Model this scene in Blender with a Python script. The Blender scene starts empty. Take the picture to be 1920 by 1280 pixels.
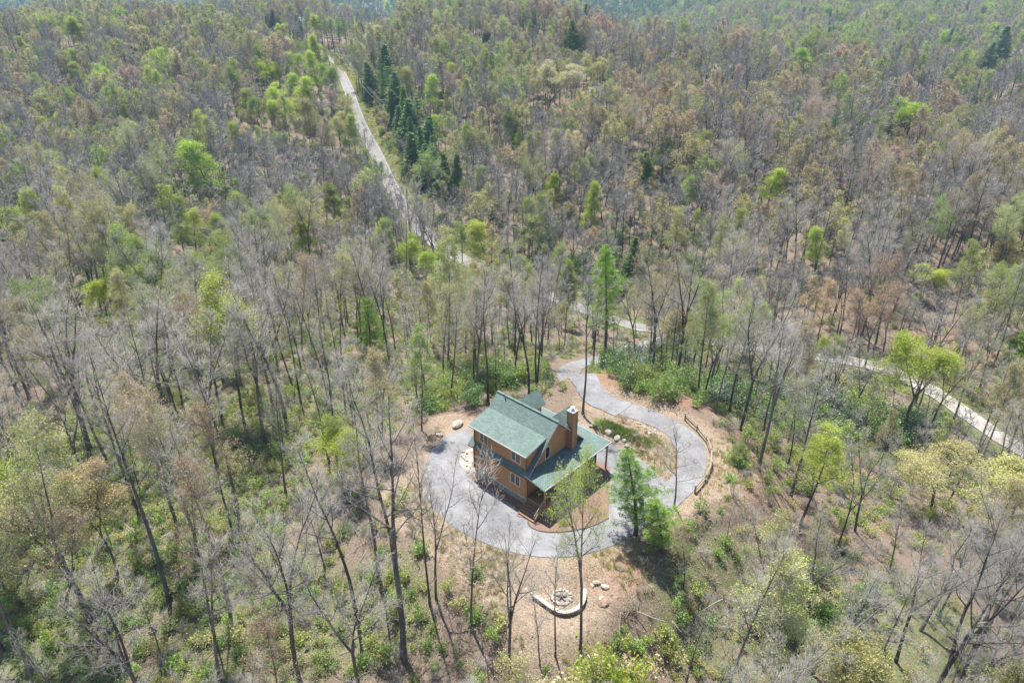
import bpy, math, random
import numpy as np
from mathutils import Vector, Matrix, geometry

SC = bpy.context.scene
COL = SC.collection
R = math.radians
random.seed(7)
NP = np.random.default_rng(7)

# ------------------------------------------------------------------ camera, sky, sun, exposure
CAM_H = 48.0
PITCH = R(28.25)
FPX = 1331.0
cam_data = bpy.data.cameras.new('camera')
cam_data.sensor_width = 36.0
cam_data.lens = FPX / 1920.0 * 36.0
cam_data.clip_start = 0.5
cam_data.clip_end = 9000.0
cam = bpy.data.objects.new('camera', cam_data)
COL.objects.link(cam)
cam.location = (0, 0, CAM_H)
cam.rotation_euler = (math.pi / 2 - PITCH, 0, 0)
SC.camera = cam

SUN_DIR = Vector((-0.528, 1.298, 3.74)).normalized()      # towards the sun
SUN_EL = math.asin(SUN_DIR.z)
world = bpy.data.worlds.new('World')
SC.world = world
world.use_nodes = True
wn = world.node_tree
wn.nodes.clear()
w_out = wn.nodes.new('ShaderNodeOutputWorld')
w_bg = wn.nodes.new('ShaderNodeBackground')
w_sky = wn.nodes.new('ShaderNodeTexSky')
w_sky.sky_type = 'NISHITA'
w_sky.sun_disc = False
w_sky.sun_elevation = SUN_EL
w_sky.sun_rotation = math.atan2(SUN_DIR.x, SUN_DIR.y)
w_sky.altitude = 800
w_sky.air_density = 1.0
w_sky.dust_density = 1.2
w_bg.inputs['Strength'].default_value = 0.11
wn.links.new(w_sky.outputs['Color'], w_bg.inputs['Color'])
wn.links.new(w_bg.outputs['Background'], w_out.inputs['Surface'])

sun_data = bpy.data.lights.new('sun', 'SUN')
sun_data.energy = 5.0
sun_data.angle = R(0.55)
sun_data.color = (1.0, 0.95, 0.88)
sun = bpy.data.objects.new('sun', sun_data)
COL.objects.link(sun)
sun.rotation_euler = SUN_DIR.to_track_quat('Z', 'Y').to_euler()
sun.location = (0, 0, 120)

SC.view_settings.view_transform = 'Standard'
SC.view_settings.look = 'None'
SC.view_settings.gamma = 1.0
SC.view_settings.exposure = 1.08
SC.view_settings.use_curve_mapping = False
SC.render.engine = 'CYCLES'
SC.cycles.max_bounces = 6
SC.cycles.diffuse_bounces = 3
SC.cycles.glossy_bounces = 2
SC.cycles.transmission_bounces = 3
SC.cycles.volume_bounces = 1
SC.cycles.transparent_max_bounces = 4

# ------------------------------------------------------------------ picture <-> place (layout measurements only)
CP, SP = math.cos(PITCH), math.sin(PITCH)

def ray(u, v):
    x = (u - 960) / FPX
    y = -(v - 640) / FPX
    return np.array([x, CP + y * SP, -SP + y * CP])

def unp(u, v, z=0.0):
    d = ray(u, v)
    return np.array([0, 0, CAM_H]) + d * ((z - CAM_H) / d[2])

def proj(P):
    P = np.asarray(P, float)
    x, y, z = P[..., 0], P[..., 1], P[..., 2] - CAM_H
    fw = y * CP - z * SP
    up = y * SP + z * CP
    fw = np.where(np.abs(fw) < 1e-3, 1e-3, fw)
    return 960 + FPX * x / fw, 640 - FPX * up / fw, fw

def smooth(a, b, x):
    t = np.clip((x - a) / (b - a), 0, 1)
    return t * t * (3 - 2 * t)

def spline(pts, n=8, closed=False):
    P = [np.asarray(p, float) for p in pts]
    out = []
    N = len(P)
    rng = range(N if closed else N - 1)
    for i in rng:
        if closed:
            p0, p1, p2, p3 = P[i - 1], P[i], P[(i + 1) % N], P[(i + 2) % N]
        else:
            p1, p2 = P[i], P[i + 1]
            p0 = P[i - 1] if i > 0 else 2 * p1 - p2
            p3 = P[i + 2] if i + 2 < N else 2 * p2 - p1
        for k in range(n):
            t = k / n
            out.append(0.5 * ((2 * p1) + (-p0 + p2) * t + (2 * p0 - 5 * p1 + 4 * p2 - p3) * t * t + (-p0 + 3 * p1 - 3 * p2 + p3) * t ** 3))
    if not closed:
        out.append(P[-1])
    return np.array(out)

def _chunks(n, m):
    st = max(1, int(3e6 / max(m, 1)))
    for i in range(0, n, st):
        yield slice(i, min(i + st, n))

def inside(P, poly):
    poly = np.asarray(poly, float)[:, :2]
    x = np.asarray(P[..., 0], float)
    shp = x.shape
    x = x.ravel()
    y = np.asarray(P[..., 1], float).ravel()
    x1, y1 = poly[:, 0], poly[:, 1]
    x2, y2 = np.roll(x1, 1), np.roll(y1, 1)
    dy = np.where(y1 == y2, 1e-12, y2 - y1)
    out = np.empty(len(x), bool)
    for s in _chunks(len(x), len(poly)):
        X, Y = x[s, None], y[s, None]
        c = ((y1 > Y) != (y2 > Y)) & (X < (x2 - x1) * (Y - y1) / dy + x1)
        out[s] = c.sum(1) % 2 == 1
    return out.reshape(shp)

def dist_line(P, line, closed=False):
    L = np.asarray(line, float)[:, :2]
    A, B = (L, np.roll(L, -1, 0)) if closed else (L[:-1], L[1:])
    D = B - A
    LL = np.maximum((D ** 2).sum(1), 1e-9)
    x = np.asarray(P[..., 0], float)
    shp = x.shape
    x = x.ravel()
    y = np.asarray(P[..., 1], float).ravel()
    out = np.empty(len(x))
    for s in _chunks(len(x), len(A)):
        px, py = x[s, None] - A[:, 0], y[s, None] - A[:, 1]
        t = np.clip((px * D[:, 0] + py * D[:, 1]) / LL, 0, 1)
        out[s] = np.sqrt(((px - t * D[:, 0]) ** 2 + (py - t * D[:, 1]) ** 2).min(1))
    return out.reshape(shp)

# house frame: x runs along the ridge to the front gable, y to the right side
YAW = R(-43.13)
HO = np.array([4.239, 57.617, 0.0])
HA = np.array([math.cos(YAW), math.sin(YAW), 0])
HB = np.array([-HA[1], HA[0], 0])

def hw(a, b, z=0.0):
    return HO + HA * a + HB * b + np.array([0, 0, z])

# asphalt loop round the house
loop_px = [(886, 803), (841, 815), (812, 844), (795, 882), (795, 916), (812, 950), (845, 984), (888, 1009), (930, 1026), (976, 1039),
           (1027, 1045), (1073, 1043), (1111, 1036), (1162, 1017), (1204, 992), (1246, 967), (1284, 937), (1316, 899), (1325, 861),
           (1316, 828), (1284, 798), (1246, 779), (1196, 760), (1145, 747), (1122, 739)]
in_px = [(1101, 757), (1130, 767), (1162, 777), (1204, 792), (1238, 807), (1259, 825), (1271, 849), (1270, 878), (1252, 900), (1232, 890),
         (1200, 861), (1145, 831), (1111, 809), (1092, 795)]
LOOP = [p[:2] for p in spline([unp(*q)[:2] for q in loop_px], 5)]
LOOP += [p for p in spline([unp(*q)[:2] for q in in_px], 5)]
LOOP += [hw(-8.9, 6.6)[:2], hw(-9.6, 2)[:2], hw(-9.3, -3)[:2]]
LOOP = np.array(LOOP)

# roads: (u, v, z)
ROAD_MAIN = [(600, 96, 2), (622, 122, 1), (640, 140, -2), (652, 165, -4), (664, 200, -8), (682, 245, -15), (705, 290, -21), (735, 352, -26), (768, 405, -29),
             (815, 455, -30), (900, 505, -29.5), (990, 540, -29), (1070, 572, -28.2), (1190, 614, -26.4), (1340, 642, -25.2), (1500, 664, -23.6),
             (1640, 688, -22.4), (1740, 730, -21.8), (1830, 790, -21.5), (1900, 836, -21.3), (2010, 900, -21.3)]
ROAD_DRIVE = [(1170, 770, 0), (1112, 749, -0.6), (1085, 727, -2.6), (1066, 705, -6.0), (1073, 690, -9.0), (1100, 680, -11.5), (1150, 667, -15.5), (1205, 650, -20), (1262, 631, -26)]
CTRL = [(960, 1280, -2.6), (700, 1280, -4), (60, 1260, -6), (1300, 1270, -5), (1850, 1260, -9), (1600, 1000, -7), (1750, 1080, -8), (1600, 870, -12),
        (1420, 840, -4.5), (1050, 1110, -0.7), (1150, 1110, -1.2), (900, 1120, -2.2), (760, 1000, -1.3), (650, 900, -1.8), (500, 1000, -2.8), (300, 900, -4),
        (100, 816, -5), (20, 1000, -6), (300, 700, -7.5), (100, 650, -10), (300, 560, -14), (600, 650, -8), (600, 740, -5), (850, 700, -5), (960, 690, -7), (1010, 620, -17), (900, 600, -16),
        (700, 560, -18), (60, 500, -17), (240, 430, -20), (400, 400, -23), (550, 480, -25), (100, 250, -16), (300, 250, -16), (500, 250, -13), (100, 80, 2),
        (400, 80, 4), (560, 45, 5), (700, 58, 3), (1000, 52, 5), (850, 150, -4), (760, 250, -14), (900, 300, -20), (900, 420, -27), (1100, 450, -25),
        (1300, 500, -23), (1250, 580, -25.5), (1150, 300, -12), (1300, 130, -5), (1500, 300, -11), (1600, 450, -16), (1600, 550, -20.5), (1750, 600, -21.5), (1600, 200, -8), (1500, 110, -5),
        (1700, 150, -10), (1880, 195, -13), (1900, 350, -15), (1900, 550, -19), (1250, 640, -22), (1300, 700, -14), (1500, 760, -16), (1190, 690, -9), (1160, 640, -20), (1320, 780, -2.5)]
pts_c = []
for (u, v, z) in CTRL + ROAD_MAIN + ROAD_DRIVE:
    P = unp(u, v, z)
    pts_c.append((math.atan2(P[0], P[1]), math.log(math.hypot(P[0], P[1])), z))
def polar(deg, r, z):
    pts_c.append((R(deg), math.log(r), z))
for d in (-60, -30, 0, 30, 60):
    polar(d, 9, -8)
    polar(d, 1.2 * 1000, -70 if d < 20 else -20)
for d, r, z in [(-70, 60, -9), (-70, 150, -14), (-70, 400, 0), (70, 60, -14), (70, 150, -20), (70, 400, -15),
                (-20, 760, -45), (0, 760, -50), (8, 700, -45), (16, 520, -34), (24, 450, -38), (32, 420, -42), (40, 430, -40),
                (20, 640, -24), (28, 560, -26), (36, 560, -22), (30, 760, -12), (22, 900, -8), (38, 900, 0), (14, 900, -26),
                (-10, 1500, -26), (-2, 1500, -28), (-25, 1600, -30), (-10, 2300, 55), (0, 2300, 55), (30, 2300, 50), (-40, 2300, 30),
                (-35, 800, -30), (-40, 560, 4), (-30, 560, 6), (60, 2500, 40), (-60, 2500, 40)]:
    polar(d, r, z)
pts_c = np.array(pts_c)
QS = 2.2
Q = np.stack([pts_c[:, 0] * QS, pts_c[:, 1]], 1)

def tps(d2):
    return 0.5 * d2 * np.log(d2 + 1e-12)
_n = len(Q)
_K = tps(((Q[:, None] - Q[None]) ** 2).sum(-1)) + 2e-4 * np.eye(_n)
_P = np.concatenate([np.ones((_n, 1)), Q], 1)
_A = np.block([[_K, _P], [_P.T, np.zeros((3, 3))]])
_W = np.linalg.solve(_A, np.concatenate([pts_c[:, 2], np.zeros(3)]))

ROADS_XY = {}
def world_line(rows, n=8):
    return spline([unp(*r)[:2] for r in rows], n)
MAIN_XY = world_line(ROAD_MAIN)
DRIVE_XY = world_line(ROAD_DRIVE)

def fbm(x, y, seed=0.0):
    z = np.zeros_like(x)
    a = 1.0
    f = 1.0
    for k in range(4):
        z += a * np.sin(f * (x * 0.9 + 1.7 * k + seed) + 1.3 * np.sin(f * y * 0.7 + k * 2.1 + seed)) * np.cos(f * (y * 0.8 - 0.6 * x) + k * 1.1)
        a *= 0.5
        f *= 2.03
    return z

def terrain(x, y):
    x = np.asarray(x, float)
    y = np.asarray(y, float)
    shp = x.shape
    x = x.ravel()
    y = y.ravel()
    r = np.maximum(np.hypot(x, y), 6.0)
    th = np.clip(np.arctan2(x, y), R(-75), R(75))
    q = np.stack([th * QS, np.log(r)], 1)
    z = np.empty(len(q))
    for i in range(0, len(q), 20000):
        qq = q[i:i + 20000]
        d2 = ((qq[:, None] - Q[None]) ** 2).sum(-1)
        z[i:i + 20000] = tps(d2) @ _W[:_n] + _W[_n] + qq @ _W[_n + 1:]
    P = np.stack([x, y], -1)
    m = r < 700
    dr = np.full(len(x), 1e3)
    dr[m] = np.minimum(dist_line(P[m], MAIN_XY), dist_line(P[m], DRIVE_XY))
    nz = smooth(3.5, 14, dr)
    z = z + nz * (0.35 * fbm(x * 0.11, y * 0.11) + 0.0035 * r * fbm(x * 0.022, y * 0.022, 3.0))
    near = r < 170
    sd = np.full(len(x), 1e3)
    sd[near] = dist_line(P[near], LOOP, True) * np.where(inside(P[near], LOOP), -1, 1)
    w = smooth(2.0, 11.0, sd)
    isl = near & (np.hypot(x - unp(1180, 815)[0], y - unp(1180, 815)[1]) < 16) & (sd < 6)
    z = z * w
    z = np.where(isl & (sd > 0), z + 0.55 * smooth(0.2, 2.5, sd), z)
    fp = unp(1056, 1120, -0.7)
    k = 1 - smooth(2.6, 5.5, np.hypot(x - fp[0], y - fp[1]))
    k = k * smooth(0.6, 3.6, sd)
    z = z * (1 - k) - 0.7 * k
    return z.reshape(shp)

def ground_at(u, v, tmax=2600):
    d = ray(u, v)
    t = np.geomspace(20, tmax, 700)
    g = terrain(d[0] * t, d[1] * t)
    h = CAM_H + d[2] * t - g
    i = int(np.argmax(h < 0))
    if h[i] >= 0:
        i = len(t) - 1
    t0, t1 = t[i - 1], t[i]
    f = h[i - 1] / (h[i - 1] - h[i] + 1e-9)
    tt = t0 + (t1 - t0) * f
    x, y = d[0] * tt, d[1] * tt
    return np.array([x, y, float(terrain(x, y))])

def height_for(P, vtop):
    lo, hi = 0.3, 60.0
    for _ in range(30):
        m = (lo + hi) / 2
        _, v, _ = proj(np.array([P[0], P[1], P[2] + m]))
        if v > vtop:
            lo = m
        else:
            hi = m
    return lo

# ------------------------------------------------------------------ object helpers
def tag(o, label=None, cat=None, group=None, kind=None):
    if label: o['label'] = label
    if cat: o['category'] = cat
    if group: o['group'] = group
    if kind: o['kind'] = kind
    return o

def empty(name, loc=(0, 0, 0), rz=0.0):
    o = bpy.data.objects.new(name, None)
    o.empty_display_size = 0.3
    COL.objects.link(o)
    o.location = loc
    o.rotation_euler = (0, 0, rz)
    return o

def new_mesh(name, V, F, mats, mi=None, uv=None, smooth_=False):
    me = bpy.data.meshes.new(name)
    me.from_pydata([tuple(map(float, v)) for v in V], [], F)
    for m in (mats if isinstance(mats, (list, tuple)) else [mats]):
        me.materials.append(m)
    if mi is not None:
        me.polygons.foreach_set('material_index', np.asarray(mi, np.int32))
    if uv is not None:
        l = me.uv_layers.new(name='uv')
        l.data.foreach_set('uv', np.asarray(uv, np.float32).ravel())
    if smooth_:
        me.polygons.foreach_set('use_smooth', np.ones(len(F), bool))
    me.update()
    return me

def mobj(name, V, F, mats, parent=None, **k):
    o = bpy.data.objects.new(name, new_mesh(name, V, F, mats, **k))
    COL.objects.link(o)
    if parent is not None:
        o.parent = parent
    return o

def box(x0, x1, y0, y1, z0, z1, V=None, F=None):
    V = [] if V is None else V
    F = [] if F is None else F
    n = len(V)
    V += [(x0, y0, z0), (x1, y0, z0), (x1, y1, z0), (x0, y1, z0), (x0, y0, z1), (x1, y0, z1), (x1, y1, z1), (x0, y1, z1)]
    F += [tuple(n + i for i in f) for f in ((0, 3, 2, 1), (4, 5, 6, 7), (0, 1, 5, 4), (1, 2, 6, 5), (2, 3, 7, 6), (3, 0, 4, 7))]
    return V, F

def bar(p, q, w, h, V=None, F=None, up=(0, 0, 1)):
    V = [] if V is None else V
    F = [] if F is None else F
    p, q = Vector(p), Vector(q)
    d = (q - p).normalized()
    s = d.cross(Vector(up))
    if s.length < 1e-4:
        s = d.cross(Vector((1, 0, 0)))
    s.normalize()
    t = s.cross(d).normalized()
    n = len(V)
    for c in (p, q):
        for a, b in ((-1, -1), (1, -1), (1, 1), (-1, 1)):
            V.append(tuple(c + s * (a * w / 2) + t * (b * h / 2)))
    F += [tuple(n + i for i in f) for f in ((3, 2, 1, 0), (4, 5, 6, 7), (0, 1, 5, 4), (1, 2, 6, 5), (2, 3, 7, 6), (3, 0, 4, 7))]
    return V, F

def tube(pts, rad, k=6, V=None, F=None, cap=True):
    V = [] if V is None else V
    F = [] if F is None else F
    pts = [Vector(p) for p in pts]
    n0 = len(V)
    N = len(pts)
    for i, p in enumerate(pts):
        d = (pts[min(i + 1, N - 1)] - pts[max(i - 1, 0)]).normalized()
        s = d.cross(Vector((0, 0, 1)))
        if s.length < 1e-3:
            s = Vector((1, 0, 0))
        s.normalize()
        t = s.cross(d)
        r = rad[i] if isinstance(rad, (list, tuple)) else rad
        for j in range(k):
            a = 2 * math.pi * j / k
            V.append(tuple(p + s * (math.cos(a) * r) + t * (math.sin(a) * r)))
    for i in range(N - 1):
        for j in range(k):
            a = n0 + i * k + j
            b = n0 + i * k + (j + 1) % k
            F.append((a, b, b + k, a + k))
    if cap:
        F.append(tuple(n0 + (N - 1) * k + j for j in range(k)))
        F.append(tuple(n0 + k - 1 - j for j in range(k)))
    return V, F

# ------------------------------------------------------------------ materials
def mat(name, ca, cb, scale=3.0, rough=0.85, bump=0.0, bscale=None, detail=5, cc=None, coords='Object', spec=0.25, rand=0.0, stretch=None, metal=0.0):
    m = bpy.data.materials.new(name)
    m.use_nodes = True
    nt = m.node_tree
    N, L = nt.nodes, nt.links
    bs = N['Principled BSDF']
    tc = N.new('ShaderNodeTexCoord')
    src = tc.outputs[coords]
    if stretch:
        mp = N.new('ShaderNodeMapping')
        mp.inputs['Scale'].default_value = stretch
        L.new(src, mp.inputs['Vector'])
        src = mp.outputs['Vector']
    no = N.new('ShaderNodeTexNoise')
    no.inputs['Scale'].default_value = scale
    no.inputs['Detail'].default_value = detail
    no.inputs['Roughness'].default_value = 0.65
    L.new(src, no.inputs['Vector'])
    cr = N.new('ShaderNodeValToRGB')
    cr.color_ramp.elements[0].position = 0.33
    cr.color_ramp.elements[1].position = 0.67
    cr.color_ramp.elements[0].color = (*ca, 1)
    cr.color_ramp.elements[1].color = (*cb, 1)
    if cc:
        e = cr.color_ramp.elements.new(0.5)
        e.color = (*cc, 1)
    L.new(no.outputs['Fac'], cr.inputs['Fac'])
    out = cr.outputs['Color']
    if rand:
        oi = N.new('ShaderNodeObjectInfo')
        hs = N.new('ShaderNodeHueSaturation')
        mr = N.new('ShaderNodeMapRange')
        mr.inputs['To Min'].default_value = 1 - rand
        mr.inputs['To Max'].default_value = 1 + rand
        L.new(oi.outputs['Random'], mr.inputs['Value'])
        L.new(mr.outputs['Result'], hs.inputs['Value'])
        L.new(out, hs.inputs['Color'])
        out = hs.outputs['Color']
    L.new(out, bs.inputs['Base Color'])
    bs.inputs['Roughness'].default_value = rough
    bs.inputs['Specular IOR Level'].default_value = spec
    bs.inputs['Metallic'].default_value = metal
    if bump:
        b2 = N.new('ShaderNodeTexNoise')
        b2.inputs['Scale'].default_value = bscale or scale * 3
        b2.inputs['Detail'].default_value = 4
        L.new(src, b2.inputs['Vector'])
        bu = N.new('ShaderNodeBump')
        bu.inputs['Strength'].default_value = bump
        bu.inputs['Distance'].default_value = 0.05
        L.new(b2.outputs['Fac'], bu.inputs['Height'])
        L.new(bu.outputs['Normal'], bs.inputs['Normal'])
    return m

def leaf_mat(name, ca, cb, trans=0.45, hue=0.03, val=0.25, rough=0.55):
    """thin leaves: diffuse + translucent, each tree a little different, each clump a little different"""
    m = bpy.data.materials.new(name)
    m.use_nodes = True
    nt = m.node_tree
    N, L = nt.nodes, nt.links
    N.clear()
    out = N.new('ShaderNodeOutputMaterial')
    oi = N.new('ShaderNodeObjectInfo')
    tc = N.new('ShaderNodeTexCoord')
    no = N.new('ShaderNodeTexNoise')
    no.inputs['Scale'].default_value = 1.1
    no.inputs['Detail'].default_value = 3
    L.new(tc.outputs['Object'], no.inputs['Vector'])
    mx = N.new('ShaderNodeMix')
    mx.data_type = 'RGBA'
    mx.inputs[6].default_value = (*ca, 1)
    mx.inputs[7].default_value = (*cb, 1)
    mr0 = N.new('ShaderNodeMapRange')
    mr0.inputs['From Min'].default_value = 0.3
    mr0.inputs['From Max'].default_value = 0.7
    L.new(no.outputs['Fac'], mr0.inputs['Value'])
    L.new(mr0.outputs['Result'], mx.inputs[0])
    hs = N.new('ShaderNodeHueSaturation')
    mr = N.new('ShaderNodeMapRange')
    mr.inputs['To Min'].default_value = 0.5 - hue
    mr.inputs['To Max'].default_value = 0.5 + hue
    L.new(oi.outputs['Random'], mr.inputs['Value'])
    L.new(mr.outputs['Result'], hs.inputs['Hue'])
    mm = N.new('ShaderNodeMath')
    mm.operation = 'MULTIPLY'
    mm.inputs[1].default_value = 7.31
    fr = N.new('ShaderNodeMath')
    fr.operation = 'FRACT'
    L.new(oi.outputs['Random'], mm.inputs[0])
    L.new(mm.outputs[0], fr.inputs[0])
    mr2 = N.new('ShaderNodeMapRange')
    mr2.inputs['To Min'].default_value = 1 - val
    mr2.inputs['To Max'].default_value = 1 + val
    L.new(fr.outputs[0], mr2.inputs['Value'])
    L.new(mr2.outputs['Result'], hs.inputs['Value'])
    L.new(mx.outputs[2], hs.inputs['Color'])
    di = N.new('ShaderNodeBsdfPrincipled')
    di.inputs['Roughness'].default_value = rough
    di.inputs['Specular IOR Level'].default_value = 0.3
    tr = N.new('ShaderNodeBsdfTranslucent')
    ms = N.new('ShaderNodeMixShader')
    ms.inputs[0].default_value = trans
    L.new(hs.outputs['Color'], di.inputs['Base Color'])
    L.new(hs.outputs['Color'], tr.inputs['Color'])
    L.new(di.outputs[0], ms.inputs[1])
    L.new(tr.outputs[0], ms.inputs[2])
    L.new(ms.outputs[0], out.inputs['Surface'])
    return m

M = {}
M['bark'] = mat('bark', (0.075, 0.065, 0.055), (0.19, 0.175, 0.155), 1.6, 0.95, 0.5, 9, stretch=(1, 1, 0.25), rand=0.35, spec=0.1)
M['twig'] = mat('twig', (0.21, 0.195, 0.175), (0.38, 0.36, 0.325), 0.6, 0.9, rand=0.22, spec=0.15)
M['pine_bark'] = mat('pine_bark', (0.06, 0.05, 0.042), (0.13, 0.105, 0.085), 2, 0.95, 0.4, 9, stretch=(1, 1, 0.3), rand=0.2, spec=0.1)
M['bright'] = leaf_mat('bright_green_leaf', (0.31, 0.44, 0.04), (0.46, 0.58, 0.08), 0.62, 0.015, 0.12)
M['green'] = leaf_mat('fresh_green_leaf', (0.27, 0.35, 0.07), (0.38, 0.45, 0.12), 0.45, 0.02, 0.2)
M['yellow'] = leaf_mat('yellow_green_leaf', (.37,.47,.06), (.52,.60,.10), 0.6, 0.015, 0.12)
M['olive'] = leaf_mat('olive_bud', (0.36, 0.36, 0.13), (0.49, 0.48, 0.19), 0.4, 0.03, 0.2)
M['tan'] = leaf_mat('tan_bud', (.36,.30,.15), (.47,.40,.21), 0.4, 0.02, 0.2)
M['orange'] = leaf_mat('rust_bud', (0.42, 0.3, 0.17), (0.52, 0.4, 0.23), 0.4, 0.02, 0.2)
M['pink'] = leaf_mat('pinkish_bud', (0.4, 0.29, 0.22), (0.5, 0.38, 0.29), 0.4, 0.02, 0.2)
M['cream'] = leaf_mat('cream_blossom', (0.5, 0.43, 0.24), (0.65, 0.57, 0.35), 0.4, 0.02, 0.12)
M['pine'] = leaf_mat('pine_needle', (0.15, 0.26, 0.04), (0.28, 0.41, 0.07), 0.3, 0.015, 0.15)
M['spruce'] = leaf_mat('dark_needle', (0.09, 0.17, 0.055), (0.18, 0.28, 0.085), 0.2, 0.015, 0.2)
M['rhodo'] = leaf_mat('evergreen_leaf', (0.11, 0.19, 0.06), (0.23, 0.33, 0.1), 0.25, 0.02, 0.25, 0.4)
M['laurel'] = leaf_mat('greyish_evergreen_leaf', (0.1, 0.16, 0.09), (0.25, 0.31, 0.2), 0.2, 0.02, 0.25, 0.35)
M['under'] = leaf_mat('undergrowth_leaf', (0.22, 0.31, 0.07), (0.38, 0.45, 0.14), 0.4, 0.03, 0.25)
M['drygrass'] = leaf_mat('dry_grass', (0.4, 0.33, 0.16), (0.55, 0.46, 0.25), 0.3, 0.02, 0.2)
M['deadleaf'] = leaf_mat('dead_leaf', (0.20, 0.13, 0.08), (0.42, 0.31, 0.21), 0.15, 0.02, 0.2)
M['grassleaf'] = leaf_mat('grass_blade', (0.07, 0.14, 0.03), (0.14, 0.22, 0.05), 0.35, 0.02, 0.2)

def ground_material():
    m = bpy.data.materials.new('forest_floor')
    m.use_nodes = True
    nt = m.node_tree
    N, L = nt.nodes, nt.links
    bs = N['Principled BSDF']
    bs.inputs['Roughness'].default_value = 0.95
    bs.inputs['Specular IOR Level'].default_value = 0.1
    tc = N.new('ShaderNodeTexCoord')
    at = N.new('ShaderNodeAttribute')
    at.attribute_name = 'zone'
    sep = N.new('ShaderNodeSeparateColor')
    L.new(at.outputs['Color'], sep.inputs[0])

    def noise(s, d=5, r=0.65):
        n = N.new('ShaderNodeTexNoise')
        n.inputs['Scale'].default_value = s
        n.inputs['Detail'].default_value = d
        n.inputs['Roughness'].default_value = r
        L.new(tc.outputs['Object'], n.inputs['Vector'])
        return n.outputs['Fac']

    def ramp(fac, stops):
        c = N.new('ShaderNodeValToRGB')
        e = c.color_ramp.elements
        e[0].position, e[0].color = stops[0][0], (*stops[0][1], 1)
        e[1].position, e[1].color = stops[-1][0], (*stops[-1][1], 1)
        for p, col in stops[1:-1]:
            x = e.new(p)
            x.color = (*col, 1)
        L.new(fac, c.inputs['Fac'])
        return c.outputs['Color']

    def mix(f, a, b):
        x = N.new('ShaderNodeMix')
        x.data_type = 'RGBA'
        L.new(f, x.inputs[0])
        L.new(a, x.inputs[6])
        L.new(b, x.inputs[7])
        return x.outputs[2]

    def edge(w, nz, soft=0.18):
        """zone weight with a ragged border"""
        s = N.new('ShaderNodeMath')
        s.operation = 'ADD'
        L.new(w, s.inputs[0])
        k = N.new('ShaderNodeMath')
        k.operation = 'MULTIPLY_ADD'
        k.inputs[1].default_value = 1.1
        k.inputs[2].default_value = -0.55
        L.new(nz, k.inputs[0])
        L.new(k.outputs[0], s.inputs[1])
        r = N.new('ShaderNodeMapRange')
        r.inputs['From Min'].default_value = 0.5 - soft
        r.inputs['From Max'].default_value = 0.5 + soft
        L.new(s.outputs[0], r.inputs['Value'])
        return r.outputs['Result']
    n1, n2, n3 = noise(0.35), noise(2.2), noise(7.5, 6, 0.75)
    litter = ramp(n3, [(0.3, (0.075, 0.058, 0.043)), (0.47, (0.165, 0.128, 0.096)), (0.6, (0.235, 0.19, 0.147)), (0.72, (0.38, 0.32, 0.255))])
    litter2 = ramp(n3, [(0.3, (0.075, 0.054, 0.04)), (0.5, (0.165, 0.126, 0.094)), (0.7, (0.28, 0.228, 0.178))])
    base = mix(n1, litter, litter2)
    green = ramp(n3, [(0.3, (0.035, 0.055, 0.018)), (0.5, (0.10, 0.14, 0.045)), (0.7, (0.20, 0.22, 0.09))])
    sand = ramp(n3, [(0.28, (0.15, 0.11, 0.075)), (0.5, (0.285, 0.222, 0.16)), (0.68, (0.44, 0.375, 0.295))])
    clay = ramp(n3, [(0.3, (0.13, 0.078, 0.052)), (0.5, (0.255, 0.155, 0.105)), (0.7, (0.37, 0.245, 0.17))])
    c = mix(edge(sep.outputs[1], n2), base, green)
    c = mix(edge(sep.outputs[2], n2), c, clay)
    c = mix(edge(sep.outputs[0], n2), c, sand)
    L.new(c, bs.inputs['Base Color'])
    bu = N.new('ShaderNodeBump')
    bu.inputs['Strength'].default_value = 0.8
    bu.inputs['Distance'].default_value = 0.12
    L.new(n3, bu.inputs['Height'])
    L.new(bu.outputs['Normal'], bs.inputs['Normal'])
    return m
M['ground'] = ground_material()
M['asphalt'] = mat('asphalt', (0.175, 0.178, 0.186), (0.25, 0.253, 0.262), 0.5, 0.9, 0.25, 30, detail=8, cc=(0.21, 0.213, 0.221))

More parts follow.
